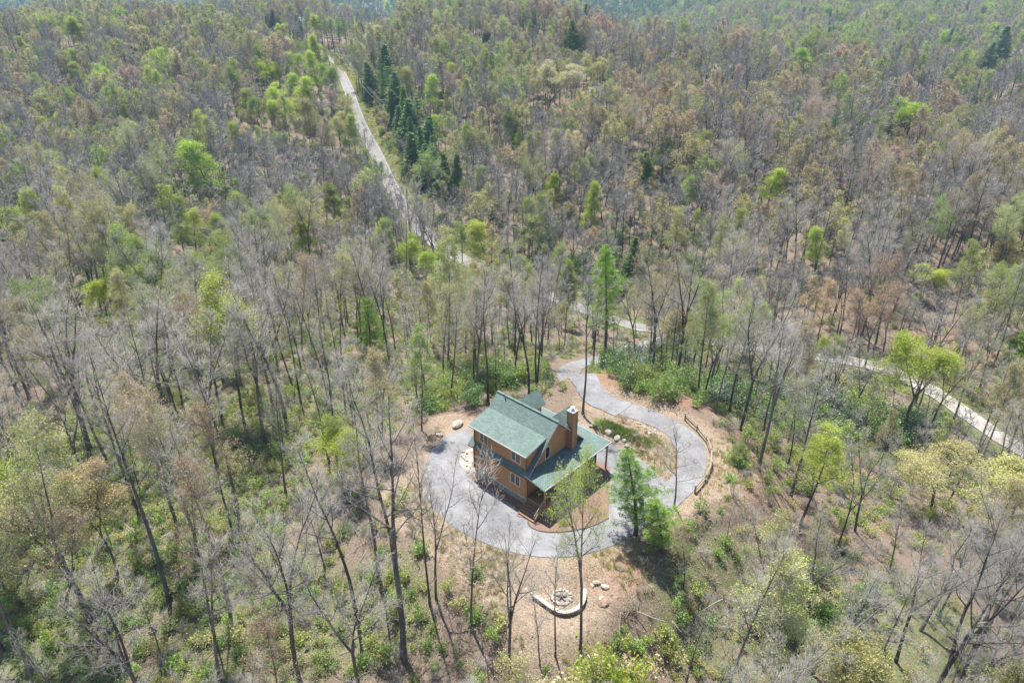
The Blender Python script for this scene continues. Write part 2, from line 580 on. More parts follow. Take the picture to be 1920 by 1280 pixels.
def weather_asphalt(m):
    """stains, worn tracks and hairline cracks"""
    N, L = m.node_tree.nodes, m.node_tree.links
    bs = N['Principled BSDF']
    src = bs.inputs['Base Color'].links[0].from_socket
    tc = N.new('ShaderNodeTexCoord')
    vo = N.new('ShaderNodeTexVoronoi')
    vo.feature = 'DISTANCE_TO_EDGE'
    vo.inputs['Scale'].default_value = 0.22
    wp = N.new('ShaderNodeTexNoise')
    wp.inputs['Scale'].default_value = 0.9
    wp.inputs['Detail'].default_value = 5
    L.new(tc.outputs['Object'], wp.inputs['Vector'])
    ad = N.new('ShaderNodeMix')
    ad.data_type = 'VECTOR'
    ad.inputs[0].default_value = 0.35
    L.new(tc.outputs['Object'], ad.inputs[4])
    ml = N.new('ShaderNodeVectorMath')
    ml.operation = 'SCALE'
    ml.inputs['Scale'].default_value = 14
    L.new(wp.outputs['Color'], ml.inputs[0])
    L.new(ml.outputs[0], ad.inputs[5])
    L.new(ad.outputs[1], vo.inputs['Vector'])
    r1 = N.new('ShaderNodeMapRange')
    r1.inputs['From Max'].default_value = 0.022
    r1.inputs['To Min'].default_value = 0.62
    L.new(vo.outputs['Distance'], r1.inputs['Value'])
    n2 = N.new('ShaderNodeTexNoise')
    n2.inputs['Scale'].default_value = 0.16
    n2.inputs['Detail'].default_value = 7
    n2.inputs['Roughness'].default_value = 0.7
    L.new(tc.outputs['Object'], n2.inputs['Vector'])
    r2 = N.new('ShaderNodeMapRange')
    r2.inputs['From Min'].default_value = 0.36
    r2.inputs['From Max'].default_value = 0.62
    r2.inputs['To Min'].default_value = 0.74
    r2.inputs['To Max'].default_value = 1.12
    L.new(n2.outputs['Fac'], r2.inputs['Value'])
    mm = N.new('ShaderNodeMath')
    mm.operation = 'MULTIPLY'
    L.new(r1.outputs['Result'], mm.inputs[0])
    L.new(r2.outputs['Result'], mm.inputs[1])
    hs = N.new('ShaderNodeHueSaturation')
    L.new(mm.outputs[0], hs.inputs['Value'])
    L.new(src, hs.inputs['Color'])
    L.new(hs.outputs['Color'], bs.inputs['Base Color'])
weather_asphalt(M['asphalt'])
M['road'] = mat('old_asphalt', (0.17, 0.166, 0.166), (0.25, 0.242, 0.238), 0.4, 0.9, 0.2, 20, detail=8)
M['gravel'] = mat('pale_gravel', (0.24, 0.225, 0.20), (0.39, 0.365, 0.33), 2.5, 0.95, 0.4, 20, detail=8)
M['line'] = mat('yellow_road_paint', (0.28, 0.215, 0.11), (0.36, 0.28, 0.15), 3, 0.7)
M['white_line'] = mat('white_road_paint', (0.33, 0.33, 0.32), (0.42, 0.42, 0.41), 3, 0.7)
M['mulch'] = mat('bark_mulch', (0.11, 0.065, 0.048), (0.30, 0.20, 0.155), 9, 0.95, 0.8, 14, cc=(0.20, 0.125, 0.095), detail=8)
M['edging'] = mat('bed_edging', (0.05, 0.05, 0.05), (0.10, 0.10, 0.10), 4, 0.8)
M['siding'] = mat('orange_brown_siding', (0.38, 0.195, 0.088), (0.45, 0.24, 0.112), 0.9, 0.7, stretch=(1, 1, 5))
M['siding2'] = mat('chimney_siding', (0.32, 0.175, 0.09), (0.38, 0.21, 0.115), 0.9, 0.7, stretch=(1, 1, 5))
M['trim'] = mat('brown_trim', (0.16, 0.085, 0.042), (0.21, 0.115, 0.06), 2, 0.7)
M['fascia'] = mat('pale_drip_edge', (0.42, 0.40, 0.36), (0.52, 0.50, 0.46), 2, 0.6)
M['winframe'] = mat('cream_window_frame', (0.62, 0.56, 0.48), (0.72, 0.66, 0.58), 2, 0.6)
M['deckwood'] = mat('deck_wood', (0.20, 0.115, 0.065), (0.33, 0.21, 0.13), 1.2, 0.8, 0.2, 12, stretch=(1, 9, 1))
M['postwood'] = mat('post_wood', (0.27, 0.15, 0.08), (0.38, 0.23, 0.13), 2, 0.8, stretch=(3, 3, 0.4))
M['palewood'] = mat('weathered_wood', (0.22, 0.19, 0.13), (0.36, 0.32, 0.235), 2, 0.9, stretch=(1, 1, 1))
M['dark'] = mat('dark_interior', (0.02, 0.016, 0.012), (0.035, 0.028, 0.02), 2, 0.9)
M['screen'] = mat('dark_screen', (0.03, 0.025, 0.02), (0.05, 0.04, 0.032), 4, 0.8)
M['foundation'] = mat('stone_foundation', (0.17, 0.15, 0.125), (0.40, 0.36, 0.30), 4.5, 0.9, 0.6, 6, detail=8)
M['metal'] = mat('flue_metal', (0.55, 0.55, 0.56), (0.72, 0.72, 0.73), 3, 0.35, metal=0.7)
M['vent'] = mat('vent_black', (0.03, 0.03, 0.03), (0.05, 0.05, 0.05), 3, 0.6)
M['stone'] = mat('pale_stone', (0.27, 0.235, 0.19), (0.48, 0.43, 0.36), 3.5, 0.9, 0.5, 8, rand=0.2)
M['greystone'] = mat('grey_boulder', (0.20, 0.185, 0.165), (0.44, 0.40, 0.35), 2.2, 0.9, 0.6, 6, rand=0.2)
M['block'] = mat('wall_block', (0.16, 0.11, 0.075), (0.34, 0.25, 0.18), 3, 0.9, 0.5, 8, rand=0.3)
M['capstone'] = mat('cap_stone', (0.30, 0.285, 0.245), (0.43, 0.405, 0.35), 3, 0.85, 0.2, 12, rand=0.08)
M['ash'] = mat('ash', (0.10, 0.09, 0.085), (0.30, 0.28, 0.26), 6, 0.95)
M['char'] = mat('charred_log', (0.06, 0.05, 0.045), (0.25, 0.21, 0.18), 3, 0.9)
M['pole'] = mat('pole_wood', (0.16, 0.13, 0.10), (0.24, 0.20, 0.165), 2, 0.9)
M['wire'] = mat('wire', (0.35, 0.36, 0.37), (0.45, 0.46, 0.47), 2, 0.5)
M['insulator'] = mat('insulator', (0.55, 0.55, 0.55), (0.65, 0.65, 0.65), 2, 0.4)
M['greyroof'] = mat('grey_roof', (0.20, 0.21, 0.24), (0.28, 0.29, 0.32), 1.5, 0.8)
M['palewall'] = mat('pale_wall', (0.58, 0.50, 0.45), (0.68, 0.61, 0.56), 1.5, 0.8)
M['whitewall'] = mat('white_wall', (0.72, 0.71, 0.69), (0.80, 0.79, 0.77), 1.5, 0.7)

def glass_mat():
    m = bpy.data.materials.new('window_glass')
    m.use_nodes = True
    N, L = m.node_tree.nodes, m.node_tree.links
    bs = N['Principled BSDF']
    no = N.new('ShaderNodeTexNoise')
    no.inputs['Scale'].default_value = 0.8
    tc = N.new('ShaderNodeTexCoord')
    L.new(tc.outputs['Object'], no.inputs['Vector'])
    cr = N.new('ShaderNodeValToRGB')
    cr.color_ramp.elements[0].color = (0.012, 0.014, 0.018, 1)
    cr.color_ramp.elements[1].color = (0.045, 0.05, 0.055, 1)
    L.new(no.outputs['Fac'], cr.inputs['Fac'])
    L.new(cr.outputs['Color'], bs.inputs['Base Color'])
    bs.inputs['Roughness'].default_value = 0.06
    bs.inputs['Specular IOR Level'].default_value = 0.7
    return m
M['glass'] = glass_mat()

def shingle_mat():
    m = bpy.data.materials.new('green_shingle')
    m.use_nodes = True
    N, L = m.node_tree.nodes, m.node_tree.links
    bs = N['Principled BSDF']
    bs.inputs['Roughness'].default_value = 0.9
    bs.inputs['Specular IOR Level'].default_value = 0.15
    uv = N.new('ShaderNodeUVMap')
    br = N.new('ShaderNodeTexBrick')
    br.inputs['Scale'].default_value = 1.0
    br.inputs['Brick Width'].default_value = 0.33
    br.inputs['Row Height'].default_value = 0.145
    br.inputs['Mortar Size'].default_value = 0.012
    br.inputs['Mortar Smooth'].default_value = 0.2
    br.inputs['Bias'].default_value = 0.0
    br.inputs['Color1'].default_value = (0.115, 0.165, 0.147, 1)
    br.inputs['Color2'].default_value = (0.165, 0.22, 0.197, 1)
    br.inputs['Mortar'].default_value = (0.08, 0.115, 0.10, 1)
    L.new(uv.outputs['UV'], br.inputs['Vector'])
    no = N.new('ShaderNodeTexNoise')
    no.inputs['Scale'].default_value = 0.6
    no.inputs['Detail'].default_value = 7
    no.inputs['Roughness'].default_value = 0.7
    L.new(uv.outputs['UV'], no.inputs['Vector'])
    mr = N.new('ShaderNodeMapRange')
    mr.inputs['From Min'].default_value = 0.3
    mr.inputs['From Max'].default_value = 0.7
    mr.inputs['To Min'].default_value = 0.78
    mr.inputs['To Max'].default_value = 1.15
    L.new(no.outputs['Fac'], mr.inputs['Value'])
    hs = N.new('ShaderNodeHueSaturation')
    L.new(mr.outputs['Result'], hs.inputs['Value'])
    L.new(br.outputs['Color'], hs.inputs['Color'])
    L.new(hs.outputs['Color'], bs.inputs['Base Color'])
    bu = N.new('ShaderNodeBump')
    bu.inputs['Strength'].default_value = 0.6
    bu.inputs['Distance'].default_value = 0.02
    bu.invert = True
    L.new(br.outputs['Fac'], bu.inputs['Height'])
    L.new(bu.outputs['Normal'], bs.inputs['Normal'])
    return m
M['shingle'] = shingle_mat()

def add_lap(m, period=0.2, strength=0.5):
    """horizontal lap lines of the siding as fine relief"""
    N, L = m.node_tree.nodes, m.node_tree.links
    tc = N.new('ShaderNodeTexCoord')
    sp = N.new('ShaderNodeSeparateXYZ')
    L.new(tc.outputs['Object'], sp.inputs[0])
    dv = N.new('ShaderNodeMath')
    dv.operation = 'DIVIDE'
    dv.inputs[1].default_value = period
    fr = N.new('ShaderNodeMath')
    fr.operation = 'FRACT'
    L.new(sp.outputs['Z'], dv.inputs[0])
    L.new(dv.outputs[0], fr.inputs[0])
    bu = N.new('ShaderNodeBump')
    bu.inputs['Strength'].default_value = strength
    bu.inputs['Distance'].default_value = 0.02
    bu.invert = True
    L.new(fr.outputs[0], bu.inputs['Height'])
    L.new(bu.outputs['Normal'], N['Principled BSDF'].inputs['Normal'])
add_lap(M['siding'])
add_lap(M['siding2'])

# ------------------------------------------------------------------ ground
def build_ground():
    th = np.concatenate([np.linspace(-180, -62, 24, endpoint=False), np.arange(-62, 62, 0.42), np.linspace(62, 180, 24, endpoint=False)])
    th = np.radians(th)
    rr = np.concatenate([np.geomspace(6, 36, 30, endpoint=False), np.geomspace(36, 130, 190, endpoint=False), np.geomspace(130, 700, 170, endpoint=False), np.geomspace(700, 6000, 80)])
    T, RR = np.meshgrid(th, rr)
    X, Y = RR * np.sin(T), RR * np.cos(T)
    Z = terrain(X, Y)
    nr, ntn = X.shape
    V = np.stack([X, Y, Z], -1).reshape(-1, 3)
    V = np.concatenate([V, [[0, 0, float(Z[0].mean())]]])
    idx = np.arange(nr * ntn).reshape(nr, ntn)
    a = idx[:-1]
    b = idx[1:]
    quads = np.stack([a, np.roll(a, -1, 1), np.roll(b, -1, 1), b], -1).reshape(-1, 4)[:, ::-1]
    tri = np.stack([idx[0], np.roll(idx[0], -1), np.full(ntn, nr * ntn)], -1)
    me = bpy.data.meshes.new('ground')
    me.vertices.add(len(V))
    me.vertices.foreach_set('co', V.ravel())
    loops = np.concatenate([quads.ravel(), tri.ravel()])
    me.loops.add(len(loops))
    me.loops.foreach_set('vertex_index', loops.astype(np.int32))
    npol = len(quads) + len(tri)
    me.polygons.add(npol)
    starts = np.concatenate([np.arange(len(quads)) * 4, len(quads) * 4 + np.arange(len(tri)) * 3])
    me.polygons.foreach_set('loop_start', starts.astype(np.int32))
    me.polygons.foreach_set('use_smooth', np.ones(npol, bool))
    me.update(calc_edges=True)
    # zones: red = bare sandy soil, green = mossy green floor, blue = red clay
    P = V[:, :2]
    r = np.hypot(P[:, 0], P[:, 1])
    zone = np.zeros((len(V), 4))
    zone[:, 3] = 1
    m = r < 200
    sd = np.full(len(V), 1e3)
    sd[m] = dist_line(P[m], LOOP, True)

    def blob(u, v, z, rad, ch, amt, sq=1.0):
        c = unp(u, v, z)
        d = np.hypot((P[:, 0] - c[0]), (P[:, 1] - c[1]) * sq)
        zone[:, ch] = np.maximum(zone[:, ch], amt * (1 - smooth(rad * 0.45, rad, d)))
    zone[:, 0] = np.maximum(zone[:, 0], 0.72 * (1 - smooth(0.8, 3.6, sd)))
    for u, v, rad, a in [(760, 930, 4, .75), (780, 980, 4, .7), (840, 1030, 4, .7), (900, 1060, 5, .75), (950, 1090, 5, .8), (1000, 1110, 5, .75), (1050, 1110, 6, .62),
                         (1030, 1170, 5, .75), (1080, 1170, 5, .6), (1120, 1090, 5, .55), (1360, 880, 4.5, .8), (1345, 930, 4, .7), (1410, 880, 6, .6), (1170, 800, 7, .55), (1220, 830, 5, .6),
                         (870, 862, 3, .9), (840, 806, 4, .6), (1240, 1120, 4, .3), (1480, 1010, 7, .5), (1560, 1060, 6, .45)]:
        blob(u, v, -1.0, rad, 0, a * .86)
    for u, v, z, rad, a in [(1140, 735, -3, 9, .9), (1220, 760, -2, 7, .9), (1270, 770, -2.5, 6, .9), (1330, 780, -3, 7, .7), (1400, 850, -5, 8, .6), (1580, 870, -11, 9, .8), (1480, 790, -12, 9, .6), (1470, 1000, -6, 9, .6),
                            (1560, 1050, -7, 8, .55), (1140, 1080, -1, 5, .75), (860, 800, 0, 5, .6), (1200, 810, 0, 6, .5),
                            (665, 150, -5, 10, .9), (690, 190, -9, 9, .9), (1790, 640, -21, 14, .7)]:
        blob(u, v, z, rad, 2, a * .8)
    for u, v, z, rad, a in [(150, 900, -5, 20, .72), (350, 1000, -4, 18, .66), (300, 750, -7, 22, .6), (500, 780, -5, 18, .62), (650, 720, -5, 16, .66), (100, 1150, -6, 16, .7), (480, 1180, -4, 14, .64),
                            (700, 1150, -3, 9, .6), (830, 720, -5, 12, .7), (930, 720, -5, 9, .7), (1000, 640, -12, 14, .6), (1400, 700, -15, 20, .65), (1600, 760, -16, 18, .6), (1700, 1200, -8, 14, .66),
                            (1350, 1180, -6, 12, .6), (1750, 880, -18, 18, .55), (500, 620, -12, 24, .5), (450, 420, -23, 30, .5), (800, 480, -27, 30, .5), (1200, 520, -25, 30, .45), (200, 330, -19, 30, .5)]:
        blob(u, v, z, rad, 1, a * .8)
    dm = np.full(len(V), 1e3)
    mm = (r < 700) & (np.abs(np.degrees(np.arctan2(P[:, 0], P[:, 1]))) < 62)
    dm[mm] = dist_line(P[mm], MAIN_XY)
    zone[:, 0] = np.maximum(zone[:, 0], 0.3 * (1 - smooth(4, 8, dm)))
    zone[:, 1] = np.maximum(zone[:, 1], 0.55 * (1 - smooth(5, 10, dm)))
    far = smooth(150, 400, r)
    zone[:, 2] = np.maximum(zone[:, 2], 0.06 * far)
    at = me.attributes.new('zone', 'FLOAT_COLOR', 'POINT')
    at.data.foreach_set('color', zone.astype(np.float32).ravel())
    me.materials.append(M['ground'])
    o = bpy.data.objects.new('ground', me)
    COL.objects.link(o)
    tag(o, kind='structure', label='forest floor of brown leaf litter, sandy soil and green moss')
    return o
build_ground()

def sheet(name, poly, z, material, thick=None):
    """flat sheet over a plan outline, triangulated"""
    pts = [Vector((p[0], p[1])) for p in poly]
    n = len(pts)
    res = geometry.delaunay_2d_cdt(pts, [(i, (i + 1) % n) for i in range(n)], [list(range(n))], 1, 1e-4)
    V = [(v.x, v.y, z) for v in res[0]]
    return mobj(name, V, [tuple(f) for f in res[2]], material)

def strip(name, line, half, dz, material, cross=5, edge=0.15):
    L = np.asarray(line)
    d = np.gradient(L, axis=0)
    d /= np.linalg.norm(d, axis=1)[:, None]
    nrm = np.stack([d[:, 1], -d[:, 0]], 1)
    hh = np.broadcast_to(np.asarray(half, float), (len(L),))
    V, F = [], []
    for i in range(len(L)):
        jig = edge * math.sin(i * 1.7) * math.sin(i * 0.61)
        for k in range(cross):
            s = (k / (cross - 1) * 2 - 1) * (hh[i] + jig)
            p = L[i] + nrm[i] * s
            V.append((p[0], p[1], 0))
    V = np.array(V)
    V[:, 2] = terrain(V[:, 0], V[:, 1]) + dz
    n = cross
    for i in range(len(L) - 1):
        for k in range(n - 1):
            F.append((i * n + k, i * n + k + 1, (i + 1) * n + k + 1, (i + 1) * n + k))
    o = mobj(name, V, F, material, smooth_=True)
    # face upwards
    if o.data.polygons[0].normal.z < 0:
        o.data.flip_normals()
    return o

def dense(line, step):
    L = np.asarray(line)
    s = np.concatenate([[0], np.cumsum(np.linalg.norm(np.diff(L, axis=0), axis=1))])
    t = np.arange(0, s[-1], step)
    return np.stack([np.interp(t, s, L[:, 0]), np.interp(t, s, L[:, 1])], 1)

tag(sheet('driveway_loop', LOOP, 0.06, M['asphalt']), kind='structure', label='grey asphalt driveway loop round the house')
dr = dense(DRIVE_XY, 0.8)
tag(strip('driveway', dr, 1.75, 0.10, M['asphalt'], 5), kind='structure', label='grey asphalt driveway winding down behind the house')
mr_ = dense(MAIN_XY, 1.5)
sp_ = len(mr_)
gi = int(np.argmax(mr_[:, 0] > unp(1560, 672, -23)[0]))
tag(strip('road', mr_[:gi + 1], 2.25, 0.16, M['road'], 7), kind='structure', label='grey two lane country road with yellow centre line')
tag(strip('gravel_road', mr_[gi:], 2.1, 0.16, M['gravel'], 7), kind='structure', label='pale gravel road running down to the right')
for off in (-0.13, 0.13):
    L_ = mr_[:gi + 1]
    d_ = np.gradient(L_, axis=0)
    d_ /= np.linalg.norm(d_, axis=1)[:, None]
    tag(strip('road_marking', L_ + np.stack([d_[:, 1], -d_[:, 0]], 1) * off, 0.06, 0.20, M['line'], 2, 0), kind='structure')
for off in (-2.08, 2.08):
    tag(strip('road_marking', L_ + np.stack([d_[:, 1], -d_[:, 0]], 1) * off, 0.07, 0.20, M['white_line'], 2, 0), kind='structure')

bed_px = [(990, 972), (992, 986), (1010, 995.6), (1035, 998.5), (1061, 997.5), (1090, 992.5), (1115.5, 985), (1141, 972)]
bed = [p for p in spline([unp(*q)[:2] for q in bed_px], 5)] + [hw(2.5, 6.5)[:2], hw(-0.5, 6.2)[:2], hw(-0.5, -4.4)[:2], hw(0.3, -5.9)[:2]]
tag(sheet('mulch_bed', bed, 0.10, M['mulch']), kind='structure', label='brown mulch bed with curved edge in front of the porch')
V, F = tube([(p[0], p[1], 0.10) for p in bed[:36]], 0.055, 5)
tag(mobj('bed_edging', V, F, M['edging']), kind='structure', label='dark edging round the mulch bed')
sb = [unp(u, v)[:2] for u, v in ((861, 864), (866, 851), (880, 842), (893, 846), (896, 893), (884, 890), (868, 878))]
tag(sheet('stone_bed', spline(sb, 4, True)[:, :2], 0.09, M['gravel']), kind='structure', label='pale stony bed at the far left corner of the house')
fs = [hw(-7.6, -5.0)[:2], hw(0.1, -5.0)[:2], hw(0.1, -4.0)[:2], hw(-7.6, -4.0)[:2]]
tag(sheet('gravel_strip', fs, 0.08, M['mulch']), kind='structure', label='mulch strip along the left foundation of the house')

# ------------------------------------------------------------------ the house
house = tag(empty('house', tuple(HO), YAW), 'orange brown two storey cabin with green shingle roof and tall chimney', 'house')
house['kind'] = 'thing'

def slab(name, poly, parent, thick=0.16, mats=None, eave=None):
    """roof plane with thickness; poly counter-clockwise seen from above, first edge = the eave; shingle rows run along the eave"""
    mats = mats or [M['shingle'], M['fascia'], M['trim']]
    P = [Vector(p) for p in poly]
    n = len(P)
    e = (Vector(eave) if eave else P[1] - P[0]).normalized()
    nn = Vector((0, 0, 0))
    for i in range(n):
        nn += P[i].cross(P[(i + 1) % n])
    nn.normalize()
    if nn.z < 0:
        P.reverse()
        nn = -nn
    s = nn.cross(e)
    dn = Vector((0, 0, -thick))
    V = [tuple(p) for p in P] + [tuple(p + dn) for p in P]
    F = [tuple(range(n)), tuple(range(2 * n - 1, n - 1, -1))]
    mi = [0, 2]
    uvs = [(p.dot(e), p.dot(s)) for p in P] + [(0, 0)] * n
    for i in range(n):
        j = (i + 1) % n
        F.append((i, i + n, j + n, j))
        mi.append(1)
        uvs += [(0, 0)] * 4
    return mobj(name, V, F, mats, parent, mi=mi, uv=uvs)

ZR, SL = 8.27, 0.97
A0, A1 = -7.35, 0.0            # walls front to back
AB, AF = -7.85, 0.48           # rakes
def zm(b): return ZR - SL * abs(b)
# main slopes
slab('roof', [(AF, 4.25, zm(4.25)), (AF, 0, ZR), (AB, 0, ZR), (AB, 4.25, zm(4.25))], house, eave=(1, 0, 0))
slab('roof', [(AF, -4.5, zm(4.5)), (AF, 0, ZR - 0.004), (AB, 0, ZR - 0.004), (AB, -4.5, zm(4.5))], house, eave=(1, 0, 0))
# ridge cap
V, F = bar((AF + .01, 0, ZR + .0), (AB - .01, 0, ZR + .0), 0.26, 0.07)
rc = mobj('ridge_cap', V, F, M['shingle'], house)
rc.data.uv_layers.new(name='uv')
# shed dormer on the left slope
zsb = zm(1.42) + 0.09
slab('shed_roof', [(0.14, -4.36, 6.27), (0.14, -1.42, zsb), (AB + .02, -1.42, zsb), (AB + .02, -4.36, 6.27)], house, 0.15, eave=(1, 0, 0))
V, F = box(AB + .05, 0.12, -4.43, -4.365, 6.10, 6.24)
mobj('gutter', V, F, M['fascia'], house)
V, F = box(AB + .05, AF - .02, -4.565, -4.503, 3.78, 3.90)
mobj('gutter', V, F, M['trim'], house)

def prism_a(poly_bz, a0, a1):
    """outline in (b, z) carried from a0 to a1"""
    n = len(poly_bz)
    V = [(a0, b, z) for b, z in poly_bz] + [(a1, b, z) for b, z in poly_bz]
    F = [tuple(range(n)), tuple(range(2 * n - 1, n - 1, -1))] + [(i, i + n, (i + 1) % n + n, (i + 1) % n) for i in range(n)]
    return V, F

def prism_b(poly_az, b0, b1):
    n = len(poly_az)
    V = [(a, b0, z) for a, z in poly_az] + [(a, b1, z) for a, z in poly_az]
    F = [tuple(range(n)), tuple(range(2 * n - 1, n - 1, -1))] + [(i, i + n, (i + 1) % n + n, (i + 1) % n) for i in range(n)]
    return V, F

ZB = 1.0
gable = [(-3.98, ZB), (3.98, ZB), (3.98, zm(3.98) - .17), (0, ZR - .17), (-3.98, zm(3.98) - .17)]
V, F = prism_a(gable, -0.15, 0.0)
mobj('wall', V, F, M['siding'], house)
V, F = prism_a(gable, A0, A0 + 0.15)
mobj('wall', V, F, M['siding'], house)
V, F = box(A0, 0.0, -4.1, -3.982, ZB, zm(4.1) - .17)
mobj('wall', V, F, M['siding'], house)
V, F = box(A0, 0.0, 3.982, 4.1, ZB, zm(4.1) - .17)
mobj('wall', V, F, M['siding'], house)
V, F = box(A0 + .16, -0.12, -4.02, -3.9, 4.05, 6.16)
mobj('wall', V, F, M['siding'], house)
for a0, a1 in ((-0.24, -0.118), (A0 + .04, A0 + .158)):
    V, F = prism_a([(-4.022, 4.05), (-4.022, 6.17), (-1.55, 6.72), (-1.30, 6.75), (-1.3, 6.4)], a0, a1)
    mobj('cheek_wall', V, F, M['siding'], house)
# corner boards and base trim
for a, b in ((0.012, -4.112), (A0 - .012, -4.112), (0.012, 4.112), (A0 - .012, 4.112)):
    V, F = box(a - .07, a + .07, b - .07, b + .07, ZB, zm(4.1) - .2)
    mobj('corner_board', V, F, M['trim'], house)
for a in (-0.118, A0 + .05):
    V, F = box(a - .06, a + .06, -4.10, -3.99, 4.28, 6.15)
    mobj('corner_board', V, F, M['trim'], house)
V, F = box(A0 - .03, 0.02, -4.16, -4.03, ZB - .12, ZB - .003)
mobj('base_trim', V, F, M['fascia'], house)
V, F = box(A0 + .05, -.05, -4.05, 4.05, -0.3, ZB - .125)
mobj('foundation', V, F, M['foundation'], house)
# downspouts
for a in (0.10, -5.2):
    V, F = tube([(a, -4.2, 3.85 if a > 0 else 6.1), (a, -4.2, 0.25 if a > 0 else 4.35)], 0.045, 6)
    mobj('downspout', V, F, M['postwood' if a > 0 else 'fascia'], house)

def window(side, t0, t1, z0, z1, pos, panes=2, sash=True):
    """frame > panes, muntins"""
    def P(t, n, z):
        if side == 'L': return (t, pos - n, z)
        if side == 'F': return (pos + n, t, z)
        if side == 'B': return (pos - n, t, z)
        return (t, pos + n, z)
    def bx(ta, tb, na, nb, za, zb, V, F):
        c = [P(ta, na, za), P(tb, nb, zb)]
        lo = [min(c[0][i], c[1][i]) for i in range(3)]
        hi = [max(c[0][i], c[1][i]) for i in range(3)]
        box(lo[0], hi[0], lo[1], hi[1], lo[2], hi[2], V, F)
    w = 0.065
    V, F = [], []
    bx(t0 - w, t0, -.02, .05, z0 - w, z1 + w, V, F)
    bx(t1, t1 + w, -.02, .05, z0 - w, z1 + w, V, F)
    bx(t0 + .001, t1 - .001, -.02, .048, z0 - w, z0, V, F)
    bx(t0 + .001, t1 - .001, -.02, .048, z1, z1 + w, V, F)
    win = mobj('window', V, F, M['winframe'], house)
    dt = (t1 - t0) / panes
    for k in range(panes):
        V, F = [], []
        bx(t0 + k * dt + .002, t0 + (k + 1) * dt - .002, .004, .016, z0 + .002, z1 - .002, V, F)
        mobj('pane', V, F, M['glass'], win)
        if k:
            V, F = [], []
            bx(t0 + k * dt - .042, t0 + k * dt + .042, .018, .046, z0 + .003, z1 - .003, V, F)
            mobj('mullion', V, F, M['winframe'], win)
        if sash:
            V, F = [], []
            zc = (z0 + z1) / 2
            bx(t0 + k * dt + .06, t0 + (k + 1) * dt - .06, .018, .034, zc - .02, zc + .02, V, F)
            mobj('sash_rail', V, F, M['trim'], win)
    return win
window('L', -6.45, -5.4, 4.72, 5.95, -4.02, 2, False)
window('L', -2.1, -0.93, 4.76, 5.95, -4.02, 2, False)
window('L', -2.1, -0.93, 1.98, 3.15, -4.1, 2)
window('L', -6.4, -6.0, 2.65, 3.25, -4.1, 1, False)
window('F', -1.38, -0.76, 4.35, 5.62, 0.0, 1)
window('F', -2.9, -1.9, 1.9, 3.1, 0.0, 2)
window('F', 1.4, 2.4, 1.9, 3.1, 0.0, 2)
window('R', -6.0, -4.8, 1.9, 3.1, 4.1, 2)
window('B', -1.0, 0.4, 4.6, 5.8, A0, 2)
V, F = box(0.002, 0.05, -0.6, 0.35, 1.26, 3.3)
door = mobj('door', V, F, M['trim'], house)
V, F = box(0.052, 0.09, 0.22, 0.28, 2.2, 2.3)
mobj('handle', V, F, M['metal'], door)

# two gabled dormers on the right slope
for ac in (-5.3, -0.87):
    hwid, zr, ze, bo = 1.12, 8.02, 6.72, 3.5
    s_in = (ZR - zr) / SL - .15
    dm = mobj('dormer', *prism_b([(ac - .82, 5.0), (ac + .82, 5.0), (ac + .82, zr - .82 * (zr - ze) / hwid - .16), (ac, zr - .16), (ac - .82, zr - .82 * (zr - ze) / hwid - .16)], 0.4, 3.15), M['siding'], house)
    be = (ZR - ze) / SL + .0
    for sgn in (1, -1):
        zz = zr - (0 if sgn > 0 else .004)
        slab('dormer_roof', [(ac + sgn * hwid, bo, ze), (ac, bo, zz), (ac, s_in, zz), (ac + sgn * hwid, max(be - .35, .3), ze)], dm, 0.13, eave=(0, 1, 0))
    w_ = window('R', ac - .4, ac + .4, 5.35, 6.5, 3.15, 1)
    w_.parent = dm

# chimney
V, F = box(-0.05, 0.66, 1.98, 2.66, -0.2, 8.42)
ch = mobj('chimney', V, F, M['siding2'], house)
for a, b in ((0.665, 1.975), (0.665, 2.665), (-0.045, 1.975)):
    V, F = box(a - .05, a + .05, b - .05, b + .05, 1.3, 8.40)
    mobj('corner_board', V, F, M['siding2'], ch)
V, F = box(-0.12, 0.73, 1.91, 2.73, 8.422, 8.47)
mobj('chimney_cap', V, F, M['metal'], ch)
V, F = tube([(.3, 2.32, 8.471), (.3, 2.32, 8.80)], 0.17, 14)
tube([(.3, 2.32, 8.801), (.3, 2.32, 8.86)], 0.24, 14, V, F)
mobj('flue', V, F, M['metal'], ch)
V, F = tube([(-6.45, -0.32, 7.8), (-6.45, -0.32, 8.32)], 0.06, 8)
mobj('vent_pipe', V, F, M['vent'], house)

# porch roof: front plane, hip and right wing
pe_a, pe_b, pz = 2.55, 6.25, 3.64
sf, sr = 0.185, 0.26
zf0 = pz + sf * pe_a
bi = pe_b - (zf0 - pz) / sr
zr41 = pz + sr * (pe_b - 4.1)
slab('porch_roof', [(pe_a, -4.46, pz), (pe_a, pe_b, pz), (0.003, bi, zf0), (0.003, -4.46, zf0)], house, 0.14, eave=(0, 1, 0))
ai = pe_a - (zr41 - pz) / sf
slab('porch_roof', [(pe_a, pe_b, pz - .003), (AB, pe_b, pz - .003), (AB, 4.105, zr41), (0.0, 4.105, zr41), (0.0, bi, zf0 - .003)], house, 0.14, eave=(1, 0, 0))
V, F = box(pe_a + .002, pe_a + .06, -4.46, pe_b + .06, pz - .15, pz - .02)
mobj('gutter', V, F, M['fascia'], house)
V, F = box(AB, pe_a - .002, pe_b + .002, pe_b + .06, pz - .155, pz - .025)
mobj('gutter', V, F, M['fascia'], house)
